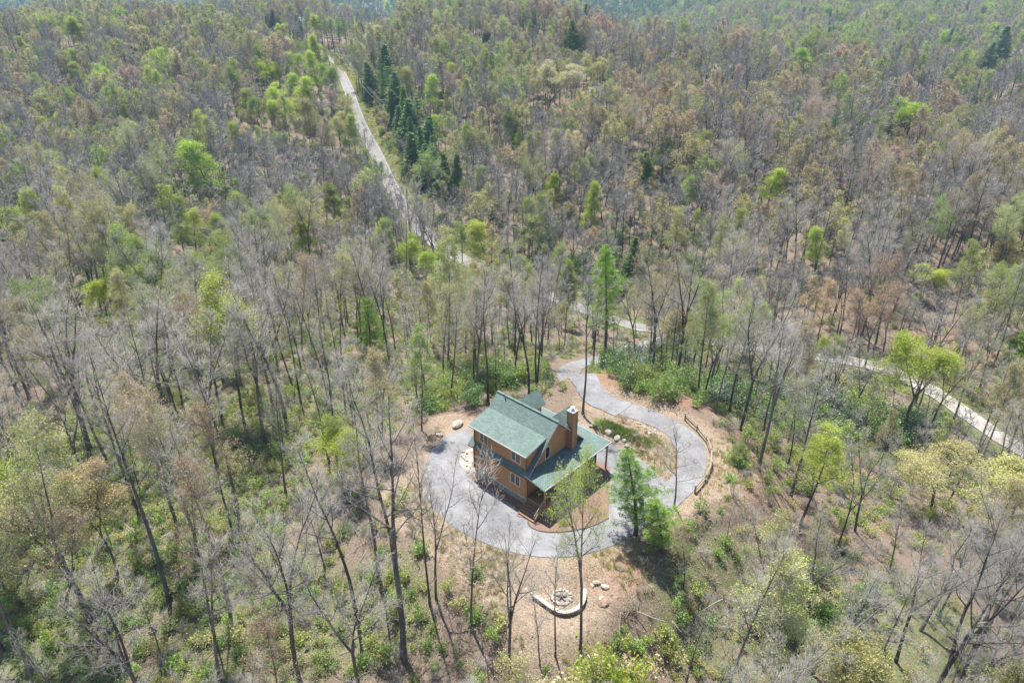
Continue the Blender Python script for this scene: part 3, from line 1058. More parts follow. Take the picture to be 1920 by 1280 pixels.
# deck
ZD = 1.25
n_b = 17
for k in range(n_b):
    a0 = 0.02 + k * (2.36 / n_b)
    V, F = box(a0 + .006, a0 + 2.36 / n_b - .006, -4.1, 4.1, ZD - .04, ZD)
    mobj('deck_board', V, F, M['deckwood'], house)
V, F = box(0.02, 2.40, -4.14, -4.101, ZD - .32, ZD - .02)
box(2.381, 2.42, -4.10, 4.10, ZD - .30, ZD - .02, V, F)
box(0.02, 2.38, 4.101, 4.14, ZD - .30, ZD - .02, V, F)
mobj('deck_rim', V, F, M['postwood'], house)
for b in (-3.0, -1.0, 1.0, 3.0):
    V, F = box(0.1, 2.38, b - .03, b + .03, ZD - .29, ZD - .045)
    mobj('joist', V, F, M['trim'], house)
posts = [(2.28, -4.02), (2.28, -1.98), (2.28, 0.06), (2.28, 2.1), (2.28, 4.02)]
for i, (a, b) in enumerate(posts):
    V, F = box(a - .075, a + .075, b - .075, b + .075, ZD + .002, zf0 - sf * a - .14)
    mobj('post', V, F, M['postwood'], house)
    V, F = box(a - .07, a + .07, b - .07, b + .07, -0.2, ZD - .33)
    mobj('deck_pier', V, F, M['palewood'], house)
for a in (2.28, -0.6, -3.6, -6.6):
    V, F = box(a - .075, a + .075, 5.93, 6.08, -0.1, pz + sr * .2 - .16)
    p_ = mobj('post', V, F, M['postwood'], house)
    V, F = bar((a, 5.92, 2.75), (a, 5.3, 3.45), .09, .09)
    mobj('knee_brace', V, F, M['postwood'], house)
for b in (-1.98, 2.1):
    for s in (-1, 1):
        V, F = bar((2.29, b + s * .08, 0.1), (2.29, b + s * .75, ZD - .31), .06, .09)
        mobj('deck_brace', V, F, M['palewood'], house)
for i in range(4):
    b0, b1 = posts[i][1] + .08, posts[i + 1][1] - .08
    for z in (ZD + .14, ZD + .92):
        V, F = bar((2.28, b0, z), (2.28, b1, z), .09, .05)
        mobj('porch_rail', V, F, M['postwood'], house)
    V, F = [], []
    k = int((b1 - b0) / .12)
    for j in range(1, k):
        b = b0 + (b1 - b0) * j / k
        box(2.265, 2.295, b - .012, b + .012, ZD + .168, ZD + .893, V, F)
    mobj('baluster_row', V, F, M['screen'], house)
    V, F = box(2.30, 2.31, b0, b1, ZD + .96, pz + .0 - .13)
    mobj('bug_screen', V, F, M['screen'], house)
# steps down from the left end of the deck
for k in range(5):
    z = ZD - .2 - k * .2
    b1 = -4.15 - k * .27
    V, F = box(0.25, 2.15, b1 - .29, b1, z - .045, z)
    mobj('stair_tread', V, F, M['deckwood'], house)
    V, F = box(0.27, 2.13, b1 - .02, b1 - .003, z - .155, z - .047)
    mobj('stair_riser', V, F, M['deckwood'], house)
for a in (0.2, 2.19):
    V, F = bar((a, -4.15, ZD - .2), (a, -5.45, 0.15), .05, .26)
    mobj('stringer', V, F, M['postwood'], house)
V, F = bar((2.23, -4.12, ZD + .85), (2.23, -5.4, 0.95), .07, .07)
mobj('handrail', V, F, M['palewood'], house)
V, F = bar((2.23, -4.12, ZD + .40), (2.23, -5.4, 0.50), .05, .07)
mobj('handrail', V, F, M['palewood'], house)
V, F = box(2.19, 2.27, -5.47, -5.38, -0.02, 1.05)
mobj('newel', V, F, M['palewood'], house)

# ------------------------------------------------------------------ rocks
def rock_mesh(seed, flat=0.6, sub=2):
    import bmesh
    bm = bmesh.new()
    bmesh.ops.create_icosphere(bm, subdivisions=sub, radius=0.5)
    rr = random.Random(seed)
    ax = [Vector((rr.uniform(-1, 1), rr.uniform(-1, 1), rr.uniform(-1, 1))).normalized() for _ in range(9)]
    cut = [rr.uniform(.28, .46) for _ in ax]
    sc = (rr.uniform(.8, 1.25), rr.uniform(.7, 1.05), flat)
    for v in bm.verts:
        for a, c in zip(ax, cut):
            d = v.co.dot(a)
            if d > c:
                v.co -= a * (d - c) * .9
        v.co = Vector((v.co.x * sc[0], v.co.y * sc[1], v.co.z * sc[2]))
    me = bpy.data.meshes.new('rock')
    bm.to_mesh(me)
    bm.free()
    return me
ROCKS = [rock_mesh(i, f) for i, f in enumerate((.55, .6, .7, .5, .65, .75))]
for me in ROCKS:
    me.materials.append(M['greystone'])

def rock(u, v, size, label, group, m='greystone', k=0, name='boulder', cat='boulder', P=None, parent=None, sink=.15):
    P = ground_at(u, v) if P is None else P
    o = bpy.data.objects.new(name, ROCKS[k % len(ROCKS)])
    COL.objects.link(o)
    o.material_slots[0].link = 'OBJECT'
    o.material_slots[0].material = M[m]
    o.location = (P[0], P[1], P[2] + size * (.3 - sink))
    o.scale = (size,) * 3
    o.rotation_euler = (0, 0, (k * 2.4) % 6.28)
    if parent is None:
        tag(o, label, cat, group)
    else:
        o.parent = parent
    return o
bank = [(1112, 799, 1.1, 'flat pale boulder at the upper end of the row beside the porch roof'), (1124, 803, .8, 'small flat pale rock next to the long boulder above the porch roof'),
        (1141, 811, 1.15, 'dark faced boulder with pale top in the middle of the bank row'), (1157, 822, 1.2, 'bulky grey boulder on the bank beside the right roof corner'),
        (1170, 826, .7, 'low dark rock on the bank beyond the right roof corner'), (1176, 836, .9, 'thin grey slab rock at the lower end of the bank row')]
for k, (u, v, s, l) in enumerate(bank):
    rock(u, v, s * .85, l, 'boulders on the bank beside the house', k=k, sink=.22)
for k in range(12):
    t = k / 11
    rock(1198 + 34 * t + 5 * math.sin(k * 4.1), 796 + 20 * t + 4 * math.cos(k * 2.7), .42 + .16 * math.sin(k * 1.9), 'pale riprap stone lying along the inner edge of the curving driveway', 'riprap stones along the driveway', 'stone', k, 'rock', 'rock')
for k in range(22):
    rock(0, 0, .28 + .2 * ((k * .37) % 1), 'pale stone in the scree at the far left corner of the house', 'stones at the left house corner', 'stone', k, 'rock', 'rock',
         P=unp(877 + 11 * math.sin(k * 2.3 + k * k), 866 + 19 * math.cos(k * 1.7), 0.1))
for k, (u, v, s, l) in enumerate([(1119, 1093, 1.0, 'pale boulder beyond the fire pit, right of the tall trunk'), (1135, 1101, 1.0, 'long white boulder right of the fire pit wall end'),
                                  (1111, 1097, .6, 'small upright pale stone beside the pale boulder past the fire pit'), (1126, 1122, .6, 'small white stone in front of the brown boulder'),
                                  (1131, 1132, 1.15, 'large brown boulder right of the fire pit'), (1000, 1112, .8, 'flat white stone at the left end of the curved seat wall'), (987, 1106, .6, 'white stone in the sand uphill of the seat wall end')]):
    rock(u, v, s * .8, l, 'boulders near the fire pit', 'stone' if k != 4 else 'block', k, sink=.2)
rock(857, 798, 1.6, 'broad flat pale boulder on the bank behind the left end of the house', 'boulders behind the house', 'stone', 3)
rock(824, 817, .9, 'small dark boulder left of the house beside the asphalt', 'boulders behind the house', 'greystone', 1)

# ------------------------------------------------------------------ fire pit and seat wall
fpc = ground_at(1053, 1120)
pit = tag(empty('fire_pit', tuple(fpc)), 'ring of pale stones forming a fire pit with charred logs', 'fire pit')
for k in range(15):
    a = k / 15 * 2 * math.pi
    o = rock(0, 0, .36 + .09 * math.sin(k * 3.3), None, None, 'stone', k, 'stone', None, P=(math.cos(a) * .8, math.sin(a) * .8, 0.02), parent=pit, sink=.1)
V, F = [], []
for k in range(16):
    a = k / 16 * 2 * math.pi
    V.append((math.cos(a) * .8, math.sin(a) * .8, .03))
F = [tuple(range(16))]
mobj('ash_bed', V, F, M['ash'], pit)
for k in range(5):
    a = k * 1.25 + .3
    V, F = tube([(math.cos(a) * .5, math.sin(a) * .5, .10), (-math.cos(a + .3) * .2, -math.sin(a + .3) * .2, .2 + .03 * k)], .07, 7)
    mobj('log', V, F, M['char'], pit)
wall_px = [(999, 1115), (1011, 1122), (1024, 1132), (1037, 1141), (1051, 1147), (1065, 1147.5), (1078, 1143), (1088, 1136), (1094, 1124.6), (1096, 1112), (1095, 1102)]
wl = dense(spline([unp(u, v, -0.35)[:2] for u, v in wall_px], 8), 0.34)
wroot_p = np.array([wl[len(wl) // 2][0], wl[len(wl) // 2][1], -0.85])
seat = tag(empty('seat_wall', tuple(wroot_p)), 'low curved stone seat wall with pale cap curving round the fire pit', 'garden wall')
for i in range(len(wl) - 1):
    p, q = wl[i], wl[i + 1]
    d = (q - p) / np.linalg.norm(q - p)
    p2, q2 = p + d * .008, q - d * .008
    rel = lambda w, z: (w[0] - wroot_p[0], w[1] - wroot_p[1], z)
    V, F = bar(rel(p2, .58), rel(q2, .58), .38, .08)
    mobj('cap_stone', V, F, M['capstone'], seat)
    for r_ in range(4):
        sh = .17 if r_ % 2 else 0
        pp, qq = p + d * (.01 + sh), q + d * (sh - .01)
        w = .28 + .03 * math.sin(i * 3.1 + r_ * 2)
        V, F = bar(rel(pp, .07 + r_ * .14), rel(qq, .07 + r_ * .14), w, .13)
        mobj('wall_block', V, F, M['block'], seat)

# ------------------------------------------------------------------ split rail fence along the outer edge of the loop
rail_px = [(1284, 789), (1303, 806), (1321, 825), (1330, 848), (1334, 872), (1328, 893), (1315, 912), (1298, 929), (1279, 945)]
rl = spline([unp(u, v, 0)[:2] for u, v in rail_px], 8)
rl = dense(rl, 2.35)
f0 = rl[0]
fence = tag(empty('rail_fence', (f0[0], f0[1], 0)), 'weathered split rail fence along the outer edge of the driveway loop', 'fence')
def zt(p): return float(terrain(np.array([p[0]]), np.array([p[1]]))[0])
for i, p in enumerate(rl):
    V, F = box(p[0] - f0[0] - .08, p[0] - f0[0] + .08, p[1] - f0[1] - .08, p[1] - f0[1] + .08, zt(p) - .2, zt(p) + 1.05)
    mobj('post', V, F, M['palewood'], fence)
for i in range(len(rl) - 1):
    for h in (.45, .9):
        p, q = rl[i] - f0, rl[i + 1] - f0
        V, F = tube([(p[0], p[1], zt(rl[i]) + h), ((p[0] + q[0]) / 2, (p[1] + q[1]) / 2, (zt(rl[i]) + zt(rl[i + 1])) / 2 + h + .03 * math.sin(i * 2 + h)), (q[0], q[1], zt(rl[i + 1]) + h)], .075, 6)
        mobj('rail', V, F, M['palewood'], fence)

# ------------------------------------------------------------------ utility poles and lines
tops = []
for k, (u, v, vt, lab) in enumerate([(671, 178, 136, 'wooden utility pole on the red bank beside the upper road'), (729, 238, 204, 'wooden utility pole in the brush between road and dark conifers'),
                                     (640, 122, 91, 'farthest wooden utility pole where the road meets the pines')]):
    P = ground_at(u, v)
    h = min(max(height_for(P, vt), 8), 14)
    pr = tag(empty('utility_pole', tuple(P), R(35)), lab, 'utility pole', 'utility poles along the road')
    V, F = tube([(0, 0, -.5), (0, 0, h)], [.17, .12], 8)
    mobj('pole', V, F, M['pole'], pr)
    V, F = box(-1.25, 1.25, -.06, .06, h - .45, h - .32)
    mobj('cross_arm', V, F, M['insulator'], pr)
    for x in (-1.15, 0.4, 1.15):
        V, F = tube([(x, 0, h - .318), (x, 0, h - .15)], .05, 6)
        mobj('insulator', V, F, M['insulator'], pr)
    cz, sz = math.cos(R(35)), math.sin(R(35))
    tops.append([np.array([P[0] + x * cz, P[1] + x * sz, P[2] + h - .15]) for x in (-1.15, 0.4, 1.15)])
for (i, j) in ((2, 0), (0, 1)):
    V, F = [], []
    for k in range(3):
        a, b = tops[i][k], tops[j][k]
        tube([a + (b - a) * t - np.array([0, 0, 5.2 * t * (1 - t)]) for t in np.linspace(0, 1, 14)], .035, 4, V, F)
    tag(mobj('power_line', V, F, M['wire']), 'power lines between the %s' % ('far and middle utility poles' if i == 2 else 'middle and near utility poles'), 'power line', 'power lines along the road')

# ------------------------------------------------------------------ distant houses
def far_house(u, v, w, d, hh, rz, wallm, roofm, label):
    P = ground_at(u, v)
    r0 = tag(empty('distant_house', (P[0], P[1], P[2]), rz), label, 'house', 'distant houses on the ridge')
    V, F = box(-w / 2, w / 2, -d / 2, d / 2, -2, hh)
    mobj('wall', V, F, M[wallm], r0)
    for s in (1, -1):
        slab('roof', [(-w / 2 - .5, s * (d / 2 + .6), hh - .2), (w / 2 + .5, s * (d / 2 + .6), hh - .2), (w / 2 + .5, 0, hh + d * .28 - (0 if s > 0 else .004)), (-w / 2 - .5, 0, hh + d * .28 - (0 if s > 0 else .004))], r0, .25, [M[roofm], M['fascia'], M['trim']])
    for k in range(int(w / 3)):
        x = -w / 2 + 1.5 + k * 3
        V, F = box(x - .6, x + .6, -d / 2 - .08, -d / 2 - .002, 1.0, 2.3)
        f_ = mobj('window', V, F, M['whitewall'], r0)
        V, F = box(x - .48, x + .48, -d / 2 - .10, -d / 2 - .082, 1.1, 2.2)
        mobj('pane', V, F, M['glass'], f_)
    return P
FARP = [far_house(1213, 109, 13, 9, 3.4, .2, 'palewall', 'greyroof', 'grey roofed house half hidden by trees left in the ridge clearing'),
        far_house(1275, 110, 13, 9, 3.4, -.15, 'palewall', 'greyroof', 'grey roofed house with pinkish wall right in the ridge clearing'),
        far_house(1345, 138, 12, 5, 3.2, .1, 'whitewall', 'palewall', 'low white building at the right end of the ridge clearing'),
        far_house(572, 46, 9, 7, 2.8, .2, 'whitewall', 'whitewall', 'white roofed house among trees near the top left skyline'),
        far_house(312, 152, 11, 8, 3.0, .4, 'palewall', 'greyroof', 'small grey roofed house deep in the woods upper left')]

# ------------------------------------------------------------------ trees: skeletons
def _unit(x, y, z):
    l = math.sqrt(x * x + y * y + z * z) or 1.0
    return x / l, y / l, z / l

def _side(d, ang, az):
    """direction d tilted by ang towards azimuth az about d"""
    x, y, z = d
    if abs(z) < 0.95:
        sx, sy, sz = _unit(y, -x, 0)
    else:
        sx, sy, sz = _unit(0, z, -y)
    tx, ty, tz = y * sz - z * sy, z * sx - x * sz, x * sy - y * sx
    c, s = math.cos(ang), math.sin(ang)
    ca, sa = math.cos(az), math.sin(az)
    return _unit(x * c + s * (sx * ca + tx * sa), y * c + s * (sy * ca + ty * sa), z * c + s * (sz * ca + tz * sa))

def grow(rr, p, d, length, r0, nseg, wander, trop, taper=0.25):
    pts, rad, dirs = [p], [r0], [d]
    st = length / nseg
    for i in range(nseg):
        d = _unit(d[0] + rr.gauss(0, wander), d[1] + rr.gauss(0, wander), d[2] + rr.gauss(0, wander) + trop)
        p = (p[0] + d[0] * st, p[1] + d[1] * st, p[2] + d[2] * st)
        pts.append(p)
        rad.append(r0 * (1 - (1 - taper) * (i + 1) / nseg))
        dirs.append(d)
    return pts, rad, dirs

def at(pts, rad, dirs, t):
    n = len(pts) - 1
    f = min(t * n, n - 1e-6)
    i = int(f)
    f -= i
    a, b = pts[i], pts[i + 1]
    return (a[0] + (b[0] - a[0]) * f, a[1] + (b[1] - a[1]) * f, a[2] + (b[2] - a[2]) * f), rad[i] + (rad[i + 1] - rad[i]) * f, dirs[i + 1]

def deciduous(seed, H, CR, cb=0.45, fork=0, lean=0.0, nl=16, n2=7, n3=6, n4=4, rk=1.0, low=0, tw=1.0):
    """branches [(points, radii, level)] and twig tips [(point, direction)]"""
    rr = random.Random(seed)
    br, tips = [], []
    r0 = H * 0.0105 * rk
    hosts = []
    la = rr.uniform(0, 6.28)
    d0 = _unit(math.cos(la) * lean, math.sin(la) * lean, 1)
    if fork:
        hf = H * rr.uniform(.34, .5)
        P = grow(rr, (0, 0, -.4), d0, hf, r0, 5, .035, .02, .78)
        br.append((P[0], P[1], 0))
        az = rr.uniform(0, 6.28)
        for k in range(fork):
            d = _side(P[2][-1], rr.uniform(.16, .38), az + k * 6.28 / fork)
            Q = grow(rr, P[0][-1], d, (H - hf) * rr.uniform(.85, 1.02), P[1][-1] * (.8 if k else .88), 8, .06, .06, .12)
            br.append((Q[0], Q[1], 0))
            hosts.append((Q, max(.12, (cb * H - hf) / (H - hf)), max(5, int(nl * (.75 if fork == 2 else .55)))))
    else:
        P = grow(rr, (0, 0, -.4), d0, H, r0, 11, .032, .02, .1)
        br.append((P[0], P[1], 0))
        hosts.append((P, cb, nl))
    for k in range(low):                                   # dead or small branches low on the trunk
        Q = br[0]
        p, r, d = at(Q[0], Q[1], [d0] * len(Q[0]), rr.uniform(.2, .6))
        L = grow(rr, p, _side((0, 0, 1), rr.uniform(1.0, 1.5), rr.uniform(0, 6.28)), rr.uniform(.8, 2.2), r * .2, 3, .15, .02, .3)
        br.append((L[0], L[1], 2))
    gold = 2.399
    for (Q, t0, n) in hosts:
        az = rr.uniform(0, 6.28)
        for i in range(n):
            t = t0 + (.985 - t0) * ((i + rr.random()) / n)
            p, r, d = at(*Q, t)
            rel = (t - t0) / (1 - t0)
            az += gold + rr.gauss(0, .3)
            ang = R(62) - R(36) * rel + rr.gauss(0, .12)
            L = CR * (1.18 - .72 * rel) * rr.uniform(.7, 1.15)
            l1 = grow(rr, p, _side(d, ang, az), L, max(min(r * .62, L * .022), .022), 6, .10, .075, .22)
            br.append((l1[0], l1[1], 1))
            a2 = rr.uniform(0, 6.28)
            for j in range(n2):
                t2 = .22 + .76 * ((j + rr.random()) / n2)
                p2, r2, d2 = at(*l1, t2)
                a2 += gold
                L2 = L * (.52 - .25 * t2) * rr.uniform(.7, 1.25)
                l2 = grow(rr, p2, _side(d2, rr.uniform(.55, .95), a2), L2, max(r2 * .6, .013 * tw), 4 if n4 else 3, .15, .06, .35)
                br.append((l2[0], l2[1], 2))
                a3 = rr.uniform(0, 6.28)
                for k in range(n3):
                    t3 = .2 + .8 * ((k + rr.random()) / n3)
                    p3, r3, d3 = at(*l2, t3)
                    a3 += gold
                    L3 = max(L2 * rr.uniform(.4, .75), .45)
                    if n4:
                        l3 = grow(rr, p3, _side(d3, rr.uniform(.4, .9), a3), L3, max(r3 * .6, .0085 * tw), 2, .2, .05, .55)
                        br.append((l3[0], l3[1], 3))
                        for m in range(n4):
                            p4, r4, d4 = at(*l3, .25 + .75 * (m + rr.random()) / n4)
                            dd = _side(d4, rr.uniform(.3, .85), rr.uniform(0, 6.28))
                            L4 = L3 * rr.uniform(.4, .95)
                            q = (p4[0] + dd[0] * L4, p4[1] + dd[1] * L4, p4[2] + dd[2] * L4 + .03)
                            br.append(([p4, q], [.0068 * tw, .003 * tw], 4))
                            tips.append((q, dd))
                    else:
                        dd = _side(d3, rr.uniform(.4, .9), a3)
                        q = (p3[0] + dd[0] * L3, p3[1] + dd[1] * L3, p3[2] + dd[2] * L3 + .05)
                        br.append(([p3, q], [.011 * tw, .005 * tw], 4))
                        tips.append((q, dd))
    return br, tips

SIDES = {0: 8, 1: 5, 2: 3, 3: 3, 4: 3}

def tubes_mesh(br, sides=SIDES):
    V, F = [], []
    for pts, rad, lv in br:
        n0 = len(V)
        k = sides[lv]
        N = len(pts)
        for i in range(N):
            a = pts[max(i - 1, 0)]
            b = pts[min(i + 1, N - 1)]
            d = _unit(b[0] - a[0], b[1] - a[1], b[2] - a[2])
            if abs(d[2]) < .97:
                s = _unit(d[1], -d[0], 0)
            else:
                s = _unit(0, d[2], -d[1])
            t = (d[1] * s[2] - d[2] * s[1], d[2] * s[0] - d[0] * s[2], d[0] * s[1] - d[1] * s[0])
            p, r = pts[i], rad[i]
            if lv == 0 and i == 0:
                r *= 1.35
            if i == N - 1 and lv >= 2:
                V.append(p)
                continue
            for j in range(k):
                an = 6.28318 * j / k
                c, q = math.cos(an) * r, math.sin(an) * r
                V.append((p[0] + s[0] * c + t[0] * q, p[1] + s[1] * c + t[1] * q, p[2] + s[2] * c + t[2] * q))
        last_tip = lv >= 2
        for i in range(N - 1):
            for j in range(k):
                a = n0 + i * k + j
                b = n0 + i * k + (j + 1) % k
                if last_tip and i == N - 2:
                    F.append((a, b, n0 + (N - 1) * k))
                else:
                    F.append((a, b, b + k, a + k))
    return V, F

def leaves(rng, P, size, n, spread, jitter=.4, aspect=.6, droop=0.0):
    """n leaf faces round every point of P: vertices and quads"""
    P = np.repeat(np.asarray(P, float), n, 0)
    N = len(P)
    c = P + rng.normal(0, spread, (N, 3))
    a = rng.normal(0, 1, (N, 3))
    a[:, 2] -= droop
    a /= np.linalg.norm(a, axis=1)[:, None]
    b = np.cross(a, rng.normal(0, 1, (N, 3)))
    b /= np.linalg.norm(b, axis=1)[:, None] + 1e-9
    s = size * (1 + rng.uniform(-jitter, jitter, (N, 1)))
    V = np.stack([c - a * s * .5, c + b * s * aspect * .5, c + a * s * .5, c - b * s * aspect * .5], 1).reshape(-1, 3)
    F = np.arange(N * 4).reshape(N, 4)
    return V, F

def join_mesh(name, parts, mats, smooth_first=True):
    """parts = [(V, F, material index)] with F a list of tuples"""
    VV, FF, mi = [], [], []
    n = 0
    for V, F, m in parts:
        if len(V) == 0:
            continue
        VV.append(np.asarray(V, float))
        if isinstance(F, np.ndarray):
            F = (F + n).tolist()
        else:
            F = [tuple(i + n for i in f) for f in F]
        FF += F
        mi += [m] * len(F)
        n += len(V)
    VV = np.concatenate(VV)
    me = bpy.data.meshes.new(name)
    lens = np.fromiter((len(f) for f in FF), np.int32, len(FF))
    flat = np.fromiter((i for f in FF for i in f), np.int32, int(lens.sum()))
    me.vertices.add(len(VV))
    me.vertices.foreach_set('co', VV.astype(np.float32).ravel())
    me.loops.add(len(flat))
    me.loops.foreach_set('vertex_index', flat)
    me.polygons.add(len(FF))
    me.polygons.foreach_set('loop_start', np.concatenate([[0], np.cumsum(lens)[:-1]]).astype(np.int32))
    for m in mats:
        me.materials.append(m)
    me.polygons.foreach_set('material_index', np.asarray(mi, np.int32))
    sm = np.asarray(mi) == 0
    me.polygons.foreach_set('use_smooth', sm)
    me.update(calc_edges=True)
    return me

# leaf habits: share of tips with leaves, leaves per tip, leaf size, spread
HABIT = {'bare': None, 'bud': (.85, 5, .145, .14), 'sparse': (.45, 4, .14, .14), 'leafy': (.9, 6, .2, .3), 'blossom': (1.0, 7, .17, .2)}

def tree_meshes(seed, habit, far=False, **k):
    k = dict(k, CR=k['CR'] * (1.12 if far else 1.0), tw=k.get('tw', 1.0), rk=k.get('rk', 1.0) * .88)
    """(trunk mesh, crown mesh) or, for far trees, one joined mesh"""
    if far:
        k = dict(k, nl=k.get('nl', 16) - 3, n2=7, n3=10, n4=0, tw=2.5, cb=k['cb'] * .85)
    br, tips = deciduous(seed, **k)
    rng = np.random.default_rng(seed)
    wood = [b for b in br if b[2] <= 1]
    twig = [b for b in br if b[2] > 1]
    sd = {0: 6, 1: 3, 2: 3, 3: 3, 4: 3} if far else SIDES
    h = HABIT[habit]
    lf = None
    if h:
        P = np.array([t[0] for t in tips])
        P = P[rng.random(len(P)) < h[0]]
        n = h[1]
        size = h[2]
        if far:
            n = max(2, int(n * .75))
            size *= 2.1
        lf = leaves(rng, P, size, n, h[3] * (1.6 if far else 1))
    tV, tF = tubes_mesh(wood, sd)
    cV, cF = tubes_mesh(twig, sd)
    if far:
        parts = [(tV, tF, 0), (cV, cF, 1)]
        if lf:
            parts.append((lf[0], lf[1], 2))
        return join_mesh('far_tree', parts, [M['bark'], M['twig'], M['olive']])
    trunk = join_mesh('trunk', [(tV, tF, 0)], [M['bark']])
    parts = [(cV, cF, 0)]
    if lf:
        parts.append((lf[0], lf[1], 1))
    crown = join_mesh('crown', parts, [M['twig'], M['olive']])
    return trunk, crown

def conifer_meshes(seed, H, CR, bare=.12, kind='spruce', far=False):
    rr = random.Random(seed)
    rng = np.random.default_rng(seed)
    P = grow(rr, (0, 0, -.4), (0, 0, 1), H, H * .0125, 10, .012, .01, .06)
    br = [(P[0], P[1], 0)]
    pts, dirs = [], []
    z = bare * H
    az = 0.0
    whorl = []
    while z < H * .985:
        t = z / H
        rel = (t - bare) / (1 - bare)
        if kind == 'pine':
            prof = (.5 + .5 * math.sin(min(1, rel * 1.6) * 1.57)) * (1 - rel ** 1.8) + .1
            n, up, step = 5, .10 + .40 * rel, H * .058
        else:
            prof = (1 - rel) ** .85 + .05
            n, up, step = 6, -.12 + .4 * rel, H * .03
        for k in range(n):
            az += 2.399 + rr.gauss(0, .25)
            L = CR * prof * (rr.uniform(.45, 1.2) if kind == 'pine' else rr.uniform(.65, 1.12))
            p, r, d = at(*P, t)
            b = grow(rr, p, _unit(math.cos(az), math.sin(az), up + rr.gauss(0, .1)), L, max(r * .25, .015), 4, .06, .05 if kind == 'pine' else .03, .3)
            br.append((b[0], b[1], 2))
            m = max(3, int(L / (.24 if not far else .45)))
            for j in range(m):
                tt = .22 + .78 * (j + rr.random()) / m
                q, _, dq = at(*b, tt)
                w = (L * .17 * (1.15 - tt) + .08) if kind == 'pine' else (L * .24 * (1.15 - tt) + .1)
                for s in range(4 if kind == 'pine' else 3):
                    pts.append((q[0] + rr.gauss(0, w), q[1] + rr.gauss(0, w), q[2] + rr.gauss(0, w * .3)))
        z += step * rr.uniform(.8, 1.2)
    pts = np.array(pts)
    if kind == 'pine':
        lf = leaves(rng, pts, .36 * (1.5 if far else 1), 6 if not far else 3, .09, .4, .11 if not far else .22, -.35)
    else:
        lf = leaves(rng, pts, .40 * (1.5 if far else 1), 4 if not far else 3, .10, .4, .3, .5)
    tV, tF = tubes_mesh([b for b in br if b[2] == 0])
    cV, cF = tubes_mesh([b for b in br if b[2] > 0])
    lm = M['pine' if kind == 'pine' else 'spruce']
    if far:
        return join_mesh('far_conifer', [(tV, tF, 0), (cV, cF, 0), (lf[0], lf[1], 1)], [M['pine_bark'], lm])
    return join_mesh('trunk', [(tV, tF, 0)], [M['pine_bark']]), join_mesh('crown', [(cV, cF, 0), (lf[0], lf[1], 1)], [M['pine_bark'], lm])

def shrub_mesh(seed, Rr=1.3, H=1.8, n=260, size=.2, stems=9, twiggy=0, name='shrub', leafm='rhodo', per=3):
    rr = random.Random(seed)
    rng = np.random.default_rng(seed)
    br, pts = [], []
    for i in range(stems):
        a = rr.uniform(0, 6.28)
        sp = rr.uniform(.15, .75)
        b = grow(rr, (rr.gauss(0, .12), rr.gauss(0, .12), -.1), _unit(math.cos(a) * sp * Rr / H * 1.5, math.sin(a) * sp * Rr / H * 1.5, 1), H * rr.uniform(.65, 1.05), .022, 4, .14, .04, .3)
        br.append((b[0], b[1], 2))
        for j in range(5 + twiggy):
            t = rr.uniform(.3, 1)
            p, r, d = at(*b, t)
            c = grow(rr, p, _side(d, rr.uniform(.5, 1.1), rr.uniform(0, 6.28)), rr.uniform(.25, .6) * Rr * .7, .011, 2, .2, .05, .4)
            br.append((c[0], c[1], 3))
            pts += [c[0][1], c[0][2]]
            for q in range(twiggy):
                p2, _, d2 = at(*c, rr.random())
                dd = _side(d2, rr.uniform(.4, 1), rr.uniform(0, 6.28))
                L = rr.uniform(.15, .45)
                e = (p2[0] + dd[0] * L, p2[1] + dd[1] * L, p2[2] + dd[2] * L)
                br.append(([p2, e], [.006, .003], 4))
    pts = np.array(pts)
    cV, cF = tubes_mesh(br)
    parts = [(cV, cF, 0)]
    if n:
        base = pts[rng.integers(0, len(pts), n)]
        lf = leaves(rng, base, size, per, .16 * Rr, .4, .6)
        lf[0][:, 2] = np.maximum(lf[0][:, 2], .03)
        parts.append((lf[0], lf[1], 1))
    return join_mesh(name, parts, [M['twig'], M[leafm]])

# ------------------------------------------------------------------ near tree models
BARE = []
for i, (H, CR, cb, fk, nl) in enumerate([(22, 3.6, .45, 0, 17), (23, 4.2, .42, 2, 17), (20, 3.3, .5, 0, 15), (24, 4.4, .48, 3, 16), (18, 3.0, .4, 0, 15), (21, 4.0, .38, 2, 16), (23, 3.3, .55, 0, 15), (19, 3.8, .36, 2, 15), (22, 3.9, .5, 3, 17)]):
    BARE.append((H, CR) + tree_meshes(100 + i, 'bare', H=H, CR=CR, cb=cb, fork=fk, nl=nl, low=5, lean=.02))
SAPL = []
for i, (H, CR) in enumerate([(11, 1.7), (9, 1.9), (13, 1.9)]):
    SAPL.append((H, CR) + tree_meshes(150 + i, 'bare', H=H, CR=CR, cb=.35, fork=0, nl=11, n2=5, n3=5, n4=3, rk=.75, low=3, lean=.06))
BUD = []
for i, (H, CR, cb, fk, hb) in enumerate([(20, 3.7, .42, 0, 'bud'), (21, 4.2, .40, 2, 'bud'), (18, 3.6, .38, 0, 'bud'), (22, 4.0, .45, 2, 'sparse'), (17, 3.4, .4, 0, 'sparse'), (13, 3.0, .3, 2, 'bud')]):
    BUD.append((H, CR) + tree_meshes(200 + i, hb, H=H, CR=CR, cb=cb, fork=fk, nl=16, low=4, lean=.02))
LEAFY = []
for i, (H, CR, cb, fk) in enumerate([(19, 3.6, .3, 0), (20, 4.4, .28, 2), (16, 2.6, .25, 0), (13, 3.6, .25, 2)]):
    LEAFY.append((H, CR) + tree_meshes(300 + i, 'leafy', H=H, CR=CR, cb=cb, fork=fk, nl=17, n4=3, low=2))
BLOS = [(17, 3.9) + tree_meshes(340, 'blossom', H=17, CR=3.9, cb=.35, fork=2, nl=16, n4=3)]
CONI = []
